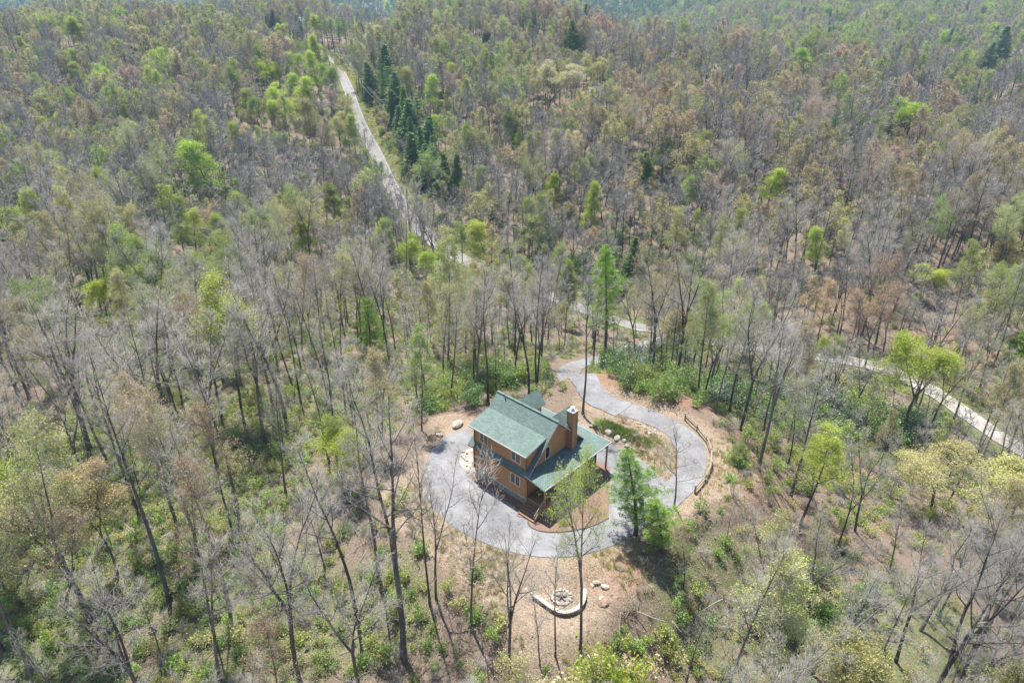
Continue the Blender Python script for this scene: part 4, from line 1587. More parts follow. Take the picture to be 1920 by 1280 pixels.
for i, (H, CR, b, kd) in enumerate([(22, 3.2, .1, 'spruce'), (18, 2.8, .06, 'spruce'), (21, 3.3, .38, 'pine'), (15, 3.2, .2, 'pine'), (13, 2.4, .03, 'spruce')]):
    CONI.append((H, CR) + conifer_meshes(400 + i, H, CR, b, kd))

# ------------------------------------------------------------------ planting
ORIGIN_ROADS = [(MAIN_XY, 4.4), (DRIVE_XY, 2.6)]
fire_c = unp(1052, 1120, -.7)

def blocked(x, y, mg=0.0):
    P = np.array([[x, y]])
    if inside(P, LOOP)[0] or dist_line(P, LOOP, True)[0] < 1.6 + mg:
        return True
    for L, w in ORIGIN_ROADS:
        if dist_line(P, L)[0] < w + mg:
            return True
    if math.hypot(x - fire_c[0], y - fire_c[1]) < 5:
        return True
    return False

# things the photograph keeps in view: trees that stood in front of these were left out when planting
OPEN = [(np.array([(872, 790), (925, 722), (1010, 722), (1085, 750), (1150, 820), (1250, 800), (1345, 850), (1330, 905), (1250, 985), (1130, 1055), (1000, 1055), (880, 1015), (790, 960), (780, 880), (830, 815)], float), 0.0),
        (np.array([(1060, 680), (1100, 680), (1180, 745), (1290, 775), (1350, 860), (1250, 810), (1100, 770)], float), 0.06),
        (np.array([(960, 1050), (1120, 1050), (1120, 1165), (1020, 1165), (960, 1110)], float), 0.04),
        (np.array([(1150, 780), (1345, 780), (1430, 850), (1420, 940), (1320, 960), (1240, 990)], float), 0.2),
        (np.array([(630, 138), (652, 145), (700, 230), (760, 340), (800, 400), (770, 405), (735, 350), (690, 280), (640, 180)], float), 0.8),
        (np.array([(1060, 560), (1200, 600), (1200, 640), (1060, 595)], float), 0.35),
        (np.array([(1780, 770), (1920, 820), (1920, 890), (1780, 800)], float), 1.0),
        (np.array([(1165, 84), (1375, 84), (1375, 152), (1165, 152)], float), 0.33),
        (np.array([(1340, 700), (1650, 740), (1700, 850), (1440, 810)], float), 0.3),
        (np.array([(880, 1165), (1120, 1165), (1120, 1285), (880, 1285)], float), 0.12),
        (np.array([(545, 30), (605, 30), (605, 50), (545, 50)], float), 0.8),
        (np.array([(290, 138), (340, 138), (340, 160), (290, 160)], float), 0.4)]

def keeps_view(P, H, CR, rr, dense=True):
    S = []
    for f, s in ((.35, 0), (.5, -.5), (.5, .5), (.65, -.9), (.65, .9), (.65, 0), (.8, -.7), (.8, .7), (.9, 0), (1.0, 0), (.15, 0), (.95, .4), (.95, -.4), (.72, .45), (.72, -.45), (.85, 1), (.85, -1), (.25, 0), (.58, .9), (.58, -.9)):
        S.append((P[0] + s * CR, P[1], P[2] + H * f))
    u, v, w = proj(np.array(S))
    q = np.stack([u, v], -1)
    if SEEN:
        A = np.array(SEEN)
        dep = float(proj(np.array(P))[2])
        hit = ((u[:, None] > A[:, 0]) & (u[:, None] < A[:, 1]) & (v[:, None] > A[:, 2]) & (v[:, None] < A[:, 3]) & (dep < A[:, 4])).any()
        if hit and rr.random() > .04:
            return False
    for poly, p in OPEN:
        if inside(q, poly).any():
            if rr.random() > p:
                return False
    return True

SEEN = []
planted = []           # (x, y, radius) of hand placed trees
TREES = []             # every individual: dict

def add_tree(kind, P, H, var, label=None, group=None, leaf=None, rz=None, tilt=0.0, tilt_az=0.0, name=None, wide=1.0):
    TREES.append(dict(kind=kind, P=P, H=H, var=var, label=label, group=group, leaf=leaf, rz=rz, tilt=tilt, az=tilt_az, name=name, wide=wide))
    planted.append((P[0], P[1], H * .09))

SETS = {'bare': BARE, 'sapling': SAPL, 'bud': BUD, 'leafy': LEAFY, 'blossom': BLOS, 'conifer': CONI}

def hand(kind, var, base, vtop, label, leaf=None, width=None, tilt=0, az=0, name=None, group=None):
    """a tree the photograph singles out: foot, top and, if given, crown width as measured"""
    P = ground_at(*base)
    H = height_for(P, vtop)
    w = 1.0
    if width:
        _, _, dep = proj(P)
        mH, mCR = SETS[kind][var][:2]
        w = (width * dep / FPX) / (2.1 * mCR * H / mH)
        w = min(max(w, .55), 2.2)
    uc, vt_, dp = proj(np.array([P[0], P[1], P[2] + H]))
    if base[1] < 1000 and kind in ('leafy', 'conifer', 'blossom', 'bud'):
        ww = (width or 40) * .5
        SEEN.append((uc - ww, uc + ww, vtop - 2, vtop + (base[1] - vtop) * .72, float(proj(np.array(P))[2]) - 1))
    add_tree(kind, P, H, var, label, group, leaf, None, tilt, az, name, w)

hand('leafy', 0, (405, 402), 268, 'round bright green tree standing alone among bare trees upper left', 'bright', 95)
hand('leafy', 2, (574, 505), 418, 'narrow bright green tree left of centre behind the bare trees', 'bright', 52)
hand('leafy', 2, (720, 492), 415, 'lime green tree by the road end, leftmost of a stepped line of three', 'bright', 48)
hand('leafy', 3, (768, 520), 450, 'lime green tree, middle of the three stepping down from the road end', 'bright', 52)
hand('leafy', 3, (812, 538), 472, 'lime green tree, right and lowest of the three by the road end', 'bright', 48)
hand('leafy', 0, (914, 520), 418, 'tall yellowish green tree in the centre of the valley', 'yellow', 75)
hand('leafy', 0, (992, 500), 410, 'olive green leafing tree just right of the tall yellowish green one', 'olive', 62)
hand('bud', 0, (868, 520), 425, 'greyish green leafing tree between the lime trees and the yellowish green one', 'green', 60)
hand('leafy', 3, (207, 612), 525, 'yellow green tree among bare grey trees at left', 'yellow', 66)
hand('leafy', 2, (1106, 450), 345, 'slender bright green tree on the far slope right of centre', 'bright', 38)
hand('leafy', 2, (1032, 405), 330, 'slender fresh green tree on the far slope left of the brighter slender one', 'bright', 44)
hand('leafy', 1, (1685, 285), 190, 'spreading bright green tree on the right hillside', 'bright', 75)
hand('leafy', 2, (1240, 335), 262, 'mid green tree on the slope above the road bend right of centre', 'green', 52)
hand('leafy', 0, (808, 235), 142, 'lime yellow tree at the edge of the dark conifers', 'yellow', 42)
hand('leafy', 0, (770, 215), 130, 'pale lime tree behind the lime yellow one by the conifers', 'olive', 32)
hand('blossom', 0, (1030, 222), 122, 'cream flowering tree on the far slope near centre', 'cream', 80)
hand('blossom', 0, (1100, 185), 108, 'pale yellow flowering tree beside the cream flowering one', 'olive', 50)
hand('bud', 0, (335, 440), 352, 'golden yellow budding tree left of the round bright green tree', 'yellow', 80)
hand('bud', 2, (372, 490), 400, 'golden olive tree in front of the round bright green tree', 'yellow', 66)
hand('leafy', 3, (25, 480), 402, 'pale yellow green tree at the left edge in mid distance', 'yellow', 90)
hand('leafy', 3, (642, 930), 812, 'yellow green leafing tree left of the driveway loop', 'yellow', 95)
hand('leafy', 3, (10, 1110), 860, 'yellow green leafing tree cut by the left edge of the picture', 'yellow', 150)
hand('leafy', 1, (1690, 818), 648, 'large yellow green tree with twin dark trunks at right', 'yellow', 125)
hand('bud', 0, (1500, 985), 820, 'mustard yellow budding tree right of the rail fence', 'yellow', 125)
hand('bud', 1, (1620, 690), 538, 'rust coloured budding tree on the low slope at right', 'orange', 85)
hand('bud', 2, (1530, 650), 535, 'rust coloured budding tree left of the other rust one', 'orange', 70)
for k, (b, vt, lf, w) in enumerate([((548, 205), 140, 'bright', 40), ((522, 230), 160, 'yellow', 44), ((575, 235), 150, 'yellow', 48), ((512, 190), 122, 'bright', 36), ((603, 200), 98, 'yellow', 40), ((560, 165), 100, 'bright', 36),
                                    ((600, 150), 70, 'bright', 34), ((540, 270), 190, 'yellow', 46), ((590, 290), 190, 'olive', 50), ((640, 300), 215, 'olive', 44), ((660, 300), 220, 'green', 40), ((495, 260), 185, 'green', 40)]):
    hand('leafy', k % 4, b, vt, 'bright spring green tree in the leafy cluster left of the upper road', lf, w, group='leafy cluster by the upper road')
for (b, vt, lf, w, l) in [((158, 105), 35, 'bright', 38, 'bright green tree near the top left corner'), ((50, 105), 68, 'bright', 36, 'small bright green tree at far left near the top'),
                          ((276, 115), 52, 'green', 32, 'blue green leafing tree in the upper left woods'), ((153, 175), 120, 'green', 34, 'mid green tree below the bright one at top left'),
                          ((640, 45), 8, 'bright', 24, 'lime tree on the skyline left of the tall pines'), ((730, 48), 4, 'bright', 22, 'lime tree on the skyline right of the tall pines'),
                          ((1500, 160), 95, 'bright', 50, 'bright green tree right of the white building on the ridge'), ((1440, 400), 320, 'yellow', 50, 'yellow green tree low on the right hillside'),
                          ((1525, 520), 430, 'yellow', 48, 'thin yellow green tree in the right hand hollow'), ((1730, 560), 500, 'yellow', 55, 'yellow green tree at right beyond the gravel road'),
                          ((1870, 520), 440, 'olive', 70, 'olive green leafing tree near the right edge'), ((1290, 540), 475, 'bright', 40, 'small lime tree on the wooded bank above the main road'),
                          ((955, 300), 215, 'green', 40, 'pale green tree on the far slope left of the cream flowering tree'), ((630, 430), 350, 'green', 50, 'greenish budding tree left of the straight road'),
                          ((465, 240), 170, 'green', 44, 'pale green tree left of the leafy cluster')]:
    hand('leafy', int(w) % 4, b, vt, l, lf, w)
# conifers
for k, (b, vt, w, l) in enumerate([((512, 62), 18, 26, 'dark conifer on the upper left skyline'), ((564, 88), 26, 30, 'dark broad conifer left of the tall pines'), ((690, 55), 12, 32, 'dark conifer right of the tall pines on the skyline'),
                                   ((1000, 75), 20, 38, 'dark solitary conifer on the far ridge near centre'), ((1074, 118), 34, 40, 'dark conifer with reddish neighbour on the far ridge'), ((913, 92), 45, 24, 'small dark conifer among bare trees on the far ridge'),
                                   ((700, 190), 112, 36, 'blue green conifer at the top of the conifer row by the road'), ((745, 225), 130, 40, 'dense blue green conifer second in the row by the road'), ((770, 275), 180, 40, 'dark conifer in the middle of the row by the road'),
                                   ((752, 262), 195, 34, 'conifer on the road side of the row'), ((800, 310), 215, 42, 'broad green conifer below the lime yellow tree'), ((775, 330), 245, 36, 'conifer third from the lower end of the row'),
                                   ((800, 350), 268, 44, 'large drooping conifer near the lower end of the row'), ((835, 365), 285, 50, 'lowest broad conifer of the row above the valley'), ((725, 150), 80, 30, 'dark conifer behind the upper utility pole'),
                                   ((1130, 560), 455, 70, 'dark green conifer group right of centre above the main road bend'), ((1210, 350), 280, 36, 'mid green conifer on the far slope right of centre'), ((1865, 130), 45, 40, 'dark conifer on the far right hillside'), ((1835, 150), 75, 36, 'second dark conifer on the far right hillside'),
                                   ((1912, 700), 560, 60, 'dark green pine cut by the right edge'), ((700, 690), 545, 62, 'soft green pine among bare trees left of centre'), ((1185, 520), 440, 46, 'greenish conifer behind the tall white pine')]):
    w = w * (1.55 if k in range(6, 15) else 1.3)
    hand('conifer', (1, 0, 4, 0, 1, 4)[k % 6] if l != 'soft green pine among bare trees left of centre' else 3, b, vt, l, 'pine' if k in (15, 19, 20, 16) else None, w)
for k, (b, vt) in enumerate([((617, 98), 25), ((638, 100), 30), ((652, 98), 26), ((606, 92), 30), ((628, 104), 34)]):
    hand('conifer', 2, b, vt, 'tall pine with bare lower trunk in the stand at the top of the road', 'spruce', 26, group='tall pines at the top of the road')
hand('conifer', 2, (1133, 692), 445, 'tall white pine with high green crown above the driveway bend', 'pine', 92)
hand('conifer', 2, (1112, 688), 480, 'thin pine just left of the tall white pine', 'pine', 50)
hand('conifer', 3, (1192, 1002), 834, 'feathery bright green pine in front of the right end of the porch', 'pine', 150)
hand('conifer', 3, (1240, 1036), 925, 'feathery green pine with bare trunk right of the taller pine by the loop', 'pine', 125)
_rb = random.Random(3)
for k in range(24):
    f = k / 23
    u0, v0 = 690 + 150 * f + _rb.uniform(-14, 22), 150 + 225 * f + _rb.uniform(-12, 12)
    P = ground_at(u0, v0)
    if blocked(P[0], P[1], .5):
        continue
    add_tree('conifer', P, _rb.uniform(11, 20), _rb.choice([0, 1, 4, 3, 3]), 'evergreen in the dense band along the right side of the upper road', 'evergreen band beside the upper road', _rb.choice(['spruce', 'pine', 'spruce', 'rhodo']), None, _rb.uniform(0, .05), _rb.uniform(0, 6), None, _rb.uniform(1.0, 1.5))
# foreground trees
hand('bud', 3, (1088, 1220), 850, 'tall thin tree with yellow leaf tufts in front of the porch', 'yellow', 120)
hand('sapling', 1, (1264, 948), 792, 'small spreading bare sapling on the loop side of the bank', None, 115)
hand('bare', 1, (756, 1236), 690, 'big forked bare tree at the lower left of the loop', None)
hand('sapling', 1, (880, 1178), 862, 'bare tree with broad fan of branches over the asphalt near the fire pit', None, 165)
hand('bare', 7, (818, 1122), 868, 'forked bare tree leaning over the lower left of the loop', None, 110)
hand('bare', 2, (806, 1132), 770, 'slim bare tree at the left rim of the loop', None, 90)
hand('bare', 3, (957, 1276), 975, 'bare tree with three rising stems below the seat wall', None, 130)
hand('sapling', 0, (1013, 1248), 1095, 'thin bare sapling below the seat wall, left of the pair', None)
hand('sapling', 2, (1041, 1228), 1010, 'thin crooked bare sapling below the seat wall, right of the pair', None)
hand('bare', 0, (672, 1162), 800, 'slender bare tree in the woods left of the big forked tree', None)
hand('bare', 6, (712, 1095), 745, 'straight bare trunk left of the loop near the sandy bank', None)
hand('bare', 6, (1093, 776), 500, 'tall straight bare tree beside the driveway behind the chimney', None, 80)
hand('bare', 8, (568, 1300), 880, 'thick trunked bare tree with wide fan of pale branches at the bottom', None, 190)
hand('bud', 4, (402, 1192), 862, 'orange budding tree at lower left', 'orange', 120)
hand('bud', 3, (185, 1205), 960, 'thick trunk with orange buds at lower left', 'orange', 130)
hand('bare', 0, (62, 1268), 880, 'thick dark trunk leaning out at the bottom left corner', None)
hand('bare', 2, (318, 1124), 700, 'tall bare tree in the left foreground woods', None)
hand('bare', 6, (432, 1142), 790, 'bare tree right of the orange budding one', None)
hand('bare', 5, (1726, 1182), 985, 'leaning bare tree with pale branches at lower right', None, 160, .35, 0)
hand('bare', 7, (1522, 1262), 1030, 'crooked bare tree with white branches at the lower right', None, 180, .2, .2)
hand('bare', 3, (170, 850), 545, 'big bare tree with wide grey crown at left', None, 210)
hand('bare', 1, (350, 840), 540, 'big double stemmed bare tree left of centre in the woods', None, 180)
hand('bare', 0, (540, 800), 520, 'tall bare tree with fine grey crown left of the house woods', None, 150)
hand('bare', 5, (1598, 785), 655, 'leaning dark bare tree right of the evergreen thicket', None, 100, .2, 0)
hand('bud', 5, (1850, 1010), 880, 'ochre budding tree near the right edge', 'olive', 150)
hand('bud', 1, (1740, 960), 840, 'ochre and grey budding tree at right below the thicket', 'olive', 150)

# the rest of the woods: scattered at natural spacing, kind by stand
def stand(u, v, rr, r=0):
    x = rr.random()
    if r > 430 and u > 1150:
        return ('bud', rr.choice(['tan', 'olive', 'green', 'green'])) if x < .45 else ('conifer', None) if x < .53 else ('leafy', rr.choice(['bright', 'green', 'green'])) if x < .66 else ('bare', None)
    if v < 60:
        return ('bud', rr.choice(['tan', 'olive', 'pink', 'green'])) if x < .42 else ('conifer', None) if x < .50 else ('leafy', rr.choice(['bright', 'green'])) if x < .56 else ('bare', None)
    if u > 1000 and v < 480:
        for p, k in ((.15, ('bud', 'tan')), (.29, ('bud', 'olive')), (.34, ('bud', 'orange')), (.38, ('bud', 'pink')), (.42, ('bud', 'green')), (.44, ('leafy', 'green')), (.455, ('blossom', 'cream')), (.475, ('conifer', None))):
            if x < p: return k
        return 'bare', None
    if v < 330:
        for p, k in ((.07, ('bud', 'tan')), (.32, ('bud', 'olive')), (.345, ('bud', 'pink')), (.48, ('bud', 'green')), (.53, ('leafy', 'green')), (.545, ('leafy', 'yellow')), (.555, ('blossom', 'cream')), (.575, ('conifer', None))):
            if x < p: return k
        return 'bare', None
    if u > 1250 and v > 780:
        if x < .13: return 'bud', 'olive'
        if x < .24: return 'bud', 'tan'
        if x < .42: return 'sapling', None
        return 'bare', None
    m = .85 if v < 720 else .55
    for p, k in ((.13, ('bud', 'olive')), (.16, ('bud', 'tan')), (.185, ('bud', 'orange')), (.27, ('bud', 'green')), (.305, ('leafy', 'green'))):
        if x < p * m: return k
    if x > (.86 if v < 780 else .66): return 'sapling', None
    return 'bare', None

def scatter():
    rr = random.Random(11)
    out = []
    cell = {}
    def near(x, y, s):
        i, j = int(x // 8), int(y // 8)
        for a in range(i - 1, i + 2):
            for b in range(j - 1, j + 2):
                for (px, py, pr) in cell.get((a, b), ()):
                    if (px - x) ** 2 + (py - y) ** 2 < (s * .5 + pr) ** 2:
                        return True
        return False
    for x, y, r_ in planted:
        cell.setdefault((int(x // 8), int(y // 8)), []).append((x, y, r_))
    cand = []
    r = 20.0
    while r < 1120:
        s = 4.2 if r < 120 else 4.25 if r < 260 else 4.75 if r < 480 else 6.4
        nth = int(r * R(100) / s)
        for k in range(nth):
            th = -R(50) + R(100) * (k + rr.random()) / nth
            q = r + s * rr.random()
            cand.append((q * math.sin(th), q * math.cos(th), s))
        r += s
    C = np.array(cand)
    Z = terrain(C[:, 0], C[:, 1])
    u, v, w = proj(np.stack([C[:, 0], C[:, 1], Z], -1))
    ut, vt, wt = proj(np.stack([C[:, 0], C[:, 1], Z + 24], -1))
    ok = (w > 5) & (np.minimum(u, ut) < 2150) & (np.maximum(u, ut) > -230) & (vt < 1330) & (v > -40)
    for i in np.nonzero(ok)[0]:
        x, y, s = C[i]
        if near(x, y, s * .8):
            continue
        if math.hypot(x, y) < 700 and blocked(x, y, rr.uniform(.3, 1.6)):
            continue
        kind, leaf = stand(u[i], v[i], rr, math.hypot(x, y))
        S = SETS[kind]
        var = rr.randrange(len(S))
        if leaf in ('orange', 'pink') and kind == 'bud':
            var = rr.choice([3, 4])
        H = S[var][0] * rr.uniform(.78, 1.1)
        if v[i] > 700:
            H *= .9
        P = (x, y, float(Z[i]))
        for f in (1.0, .84, .70, .58, .47):
            if keeps_view(P, H * f, S[var][1] * f, rr):
                break
        else:
            continue
        H *= f
        # the knoll above and below the loop is thin: leave gaps
        if v[i] > 850 and rr.random() < .10:
            continue
        cell.setdefault((int(x // 8), int(y // 8)), []).append((x, y, s * .35))
        out.append(dict(kind=kind, P=P, H=H, var=var, leaf=leaf, u=u[i], v=v[i], size=H * FPX / w[i], inview=(0 < u[i] < 1920 and vt[i] < 1270 and v[i] > 0 and u[i] > 8)))
    return out
REST = scatter()
print('scattered', len(REST), 'hand', len(TREES))

# ------------------------------------------------------------------ individuals: the trees that show largest
def zone_of(u, v):
    if v > 1130:
        side = 'in the bottom left foreground' if u < 640 else 'in the bottom middle foreground' if u < 1260 else 'in the bottom right foreground'
        return side
    if v > 780:
        if u < 330: return 'in the left foreground woods'
        if u < 800: return 'in the woods left of the driveway loop'
        if u < 1300: return 'close beside the driveway loop'
        if u < 1560: return 'on the slope right of the rail fence'
        return 'on the lower right slope by the gravel road'
    if v > 560:
        if u < 320: return 'in the far left mid woods'
        if u < 640: return 'in the mid woods left of the house'
        if u < 1060: return 'in the woods behind the house'
        if u < 1400: return 'between the driveway and the main road'
        return 'along the main road at right'
    if v > 330:
        if u < 420: return 'in the left valley'
        if u < 830: return 'in the valley below the straight road'
        if u < 1300: return 'at the foot of the far slope'
        return 'on the right hillside'
    return 'in the upper left woods' if u < 620 else 'on the far slope' if u < 1250 else 'high on the right hillside'

LOOK = {'bare': ('bare_tree', 'bare grey tree'), 'sapling': ('bare_sapling', 'thin leafless sapling'), 'bud': ('budding_tree', 'budding tree'), 'leafy': ('leafy_tree', 'leafy tree'), 'blossom': ('flowering_tree', 'flowering tree'), 'conifer': ('conifer_tree', 'conifer')}
TINT = {'tan': 'tan', 'olive': 'olive yellow', 'orange': 'rust orange', 'pink': 'pinkish', 'green': 'pale green', 'bright': 'bright green', 'yellow': 'yellow green', 'cream': 'cream', None: ''}
FORM = {'bare': ['straight', 'forked', 'straight', 'many stemmed', 'slim straight', 'forked', 'high crowned', 'forked', 'many stemmed']}

LIMIT = {'bare': 225, 'sapling': 70, 'bud': 130, 'leafy': 60, 'blossom': 12, 'conifer': 30}
cnt = {}
order = sorted(range(len(REST)), key=lambda i: -REST[i]['size'])
FARSET = []
for i in order:
    t = REST[i]
    k = t['kind']
    if t['inview'] and t['v'] > 150 and cnt.get(k, 0) < LIMIT[k]:
        cnt[k] = cnt.get(k, 0) + 1
        nm, look = LOOK[k]
        z = zone_of(t['u'], t['v'])
        form = FORM[k][t['var']] + ' ' if k in FORM else ''
        lab = ' '.join((form + (TINT[t['leaf']] + ' ' if TINT.get(t['leaf']) else '') + look + ' ' + z).split())
        TREES.append(dict(kind=k, P=t['P'], H=t['H'], var=t['var'], label=lab, group=lab + 's' if False else look + 's ' + z, leaf=t['leaf'], rz=None, tilt=0, az=0, name=None, wide=1.0))
    else:
        FARSET.append(t)

proto = {}
rr_ = random.Random(5)
def plant(t):
    key = (t['kind'], t['var'])
    nm, look = LOOK[t['kind']]
    if key not in proto:
        H, CR, tm, cm = SETS[t['kind']][t['var']]
        root = empty(nm)
        tr = bpy.data.objects.new('trunk', tm)
        cr = bpy.data.objects.new('crown', cm)
        for o in (tr, cr):
            COL.objects.link(o)
            o.parent = root
        if len(cm.materials) > 1:
            cr.material_slots[1].link = 'OBJECT'
            cr.material_slots[1].material = cm.materials[1]
        proto[key] = (root, tr, cr, H)
    else:
        r0, t0, c0, H = proto[key]
        root = r0.copy()
        tr = t0.copy()
        cr = c0.copy()
        for o in (root, tr, cr):
            COL.objects.link(o)
        tr.parent = root
        cr.parent = root
        for kk in ('label', 'group', 'category'):
            if kk in root:
                del root[kk]
    s = t['H'] / H
    P = t['P']
    root.location = (P[0], P[1], P[2])
    root.scale = (s * t['wide'], s * t['wide'], s)
    rz = t['rz'] if t['rz'] is not None else rr_.uniform(0, 6.28)
    if t['tilt']:
        root.rotation_euler = (Matrix.Rotation(t['tilt'], 4, Vector((math.sin(t['az']), math.cos(t['az']), 0))) @ Matrix.Rotation(rz, 4, 'Z')).to_euler()
    else:
        root.rotation_euler = (rr_.gauss(0, .014), rr_.gauss(0, .014), rz)
    if t['wide'] != 1.0:
        tr.scale = (1 / t['wide'] ** .7, 1 / t['wide'] ** .7, 1) if False else (1, 1, 1)
    if t['leaf'] and len(cr.material_slots) > 1:
        cr.material_slots[1].material = M[t['leaf']]
    tag(root, t['label'], 'tree' if t['kind'] != 'sapling' else 'sapling', t['group'])
ORD = ['first', 'second', 'third', 'fourth', 'fifth', 'sixth', 'seventh', 'eighth', 'ninth', 'tenth', 'eleventh', 'twelfth']
by = {}
for t in TREES:
    by.setdefault(t['label'], []).append(t)
for lab, L in by.items():
    if 1 < len(L) <= 12:
        L.sort(key=lambda t: float(proj(np.array([t['P'][0], t['P'][1], t['P'][2] + t['H'] * .6]))[0]))
        for i, t in enumerate(L):
            t['group'] = t['group'] or lab
            t['label'] = lab + (', leftmost' if i == 0 else ', rightmost' if i == len(L) - 1 else ', %s from left' % ORD[i])
for t in TREES:
    if t['label'] and len(t['label'].split()) > 16:
        t['label'] = t['label'].replace('many stemmed ', '').replace('high crowned ', '').replace('slim straight', 'slim')
    if t['label'] and len(t['label'].split()) > 16:
        t['label'] = t['label'].replace(' in the stand', '').replace('bright ', '', 1)
    plant(t)

# ------------------------------------------------------------------ masses no one could count: geometry nodes scatter
def scatter_object(name, label, models, rows):
    """rows: (x, y, z, rz, scale, model index); models: meshes (with optional leaf material override)"""
    src = bpy.data.collections.new(name + '_models')
    for i, (me, ov) in enumerate(models):
        o = bpy.data.objects.new('%s_model_%03d' % (name, i), me)
        if ov:
            o.material_slots[ov[0]].link = 'OBJECT'
            o.material_slots[ov[0]].material = M[ov[1]]
        src.objects.link(o)
    A = np.array(rows, float)
    me = bpy.data.meshes.new(name)
    me.vertices.add(len(A))
    me.vertices.foreach_set('co', A[:, :3].astype(np.float32).ravel())
    rot = np.zeros((len(A), 3), np.float32)
    rot[:, 2] = A[:, 3]
    rot[:, :2] = NP.normal(0, .03, (len(A), 2))
    at_ = me.attributes.new('turn', 'FLOAT_VECTOR', 'POINT')
    at_.data.foreach_set('vector', rot.ravel())
    at_ = me.attributes.new('size', 'FLOAT', 'POINT')
    at_.data.foreach_set('value', A[:, 4].astype(np.float32))
    at_ = me.attributes.new('pick', 'INT', 'POINT')
    at_.data.foreach_set('value', A[:, 5].astype(np.int32))
    me.update()
    o = bpy.data.objects.new(name, me)
    COL.objects.link(o)
    tag(o, label, kind='stuff')
    ng = bpy.data.node_groups.new(name + '_nodes', 'GeometryNodeTree')
    ng.interface.new_socket('Geometry', in_out='INPUT', socket_type='NodeSocketGeometry')
    ng.interface.new_socket('Geometry', in_out='OUTPUT', socket_type='NodeSocketGeometry')
    N, L = ng.nodes, ng.links
    gi = N.new('NodeGroupInput')
    go = N.new('NodeGroupOutput')
    ip = N.new('GeometryNodeInstanceOnPoints')
    ci = N.new('GeometryNodeCollectionInfo')
    ci.inputs['Collection'].default_value = src
    ci.inputs['Separate Children'].default_value = True
    ci.inputs['Reset Children'].default_value = True
    def attr(nm, tp):
        n = N.new('GeometryNodeInputNamedAttribute')
        n.data_type = tp
        n.inputs['Name'].default_value = nm
        return n.outputs['Attribute']
    L.new(gi.outputs[0], ip.inputs['Points'])
    L.new(ci.outputs[0], ip.inputs['Instance'])
    ip.inputs['Pick Instance'].default_value = True
    L.new(attr('pick', 'INT'), ip.inputs['Instance Index'])
    L.new(attr('turn', 'FLOAT_VECTOR'), ip.inputs['Rotation'])
    L.new(attr('size', 'FLOAT'), ip.inputs['Scale'])
    L.new(ip.outputs[0], go.inputs[0])
    md = o.modifiers.new('scatter', 'NODES')
    md.node_group = ng
    return o

# far trees
FAR = {}
FAR['bare'] = [(H, tree_meshes(500 + i, 'bare', True, H=H, CR=CR, cb=cb, fork=fk)) for i, (H, CR, cb, fk) in enumerate([(21, 3.7, .42, 0), (20, 4.0, .4, 2), (22, 3.8, .45, 0), (19, 3.6, .38, 2), (22, 4.2, .42, 3)])]
FAR['bud'] = [(H, tree_meshes(520 + i, 'bud', True, H=H, CR=CR, cb=cb, fork=fk)) for i, (H, CR, cb, fk) in enumerate([(20, 3.8, .38, 0), (19, 4.1, .36, 2), (21, 3.7, .42, 0), (18, 4.2, .36, 2)])]
FAR['leafy'] = [(H, tree_meshes(540 + i, 'leafy', True, H=H, CR=CR, cb=cb, fork=fk)) for i, (H, CR, cb, fk) in enumerate([(19, 3.3, .28, 0), (18, 3.9, .26, 2)])]
FAR['blossom'] = [(17, tree_meshes(560, 'blossom', True, H=17, CR=3.9, cb=.32, fork=2))]
FAR['conifer'] = [(22, conifer_meshes(570, 22, 3.2, .06, 'spruce', True)), (19, conifer_meshes(571, 19, 3.0, .04, 'spruce', True)), (20, conifer_meshes(572, 20, 3.3, .3, 'pine', True))]
FAR['sapling'] = [(11, tree_meshes(580, 'bare', True, H=11, CR=1.9, cb=.35, fork=0))]
INFO = {'bare': ('bare_forest', 'far leafless grey woodland covering the slopes'), 'bud': ('budding_forest', 'far budding woodland in tan, olive and rust'), 'leafy': ('leafy_forest', 'far scattered spring green trees'),
        'blossom': ('flowering_forest', 'far cream flowering trees'), 'conifer': ('conifer_forest', 'far dark conifers among the bare woods'), 'sapling': ('sapling_thicket', 'far thin saplings under the woods')}
for kind, base in FAR.items():
    leafs = sorted({t['leaf'] for t in FARSET if t['kind'] == kind}, key=str)
    if not leafs:
        continue
    models, key = [], {}
    for lf in leafs:
        for j, (H, me) in enumerate(base):
            key[(lf, j)] = len(models)
            models.append((me, (2, lf) if lf and len(me.materials) > 2 else None))
    rows = []
    for t in FARSET:
        if t['kind'] == kind:
            j = rr_.randrange(len(base))
            rows.append((*t['P'], rr_.uniform(0, 6.28), t['H'] / base[j][0], key[(t['leaf'], j)]))
    scatter_object(*INFO[kind], models, rows)
    print(kind, len(rows))
# the blue mountain beyond the valley
rows = []
for r in np.geomspace(1130, 2500, 90):
    n = int(r * R(84) / (r * .0085))
    for k in range(n):
        th = -R(42) + R(84) * (k + rr_.random()) / n
        q = r * rr_.uniform(1, 1.009)
        rows.append([q * math.sin(th), q * math.cos(th), 0, rr_.uniform(0, 6.28), rr_.uniform(.8, 1.15) * (1 + (q - 1130) / 2600), rr_.choice([0, 0, 0, 1, 1, 2, 3, 3])])
rows = np.array(rows)
rows[:, 2] = terrain(rows[:, 0], rows[:, 1])
u_, v_, w_ = proj(rows[:, :3])
u2, v2, _ = proj(rows[:, :3] + np.array([0, 0, 30]))
rows = rows[(u_ > -60) & (u_ < 1980) & (v_ > -45)]
scatter_object('mountain_forest', 'forest on the distant blue mountain', [(FAR['leafy'][0][1], (2, 'rhodo')), (FAR['bud'][1][1], (2, 'green')), (FAR['leafy'][1][1], (2, 'spruce')), (FAR['conifer'][1][1], None)], rows)
print('mountain', len(rows))

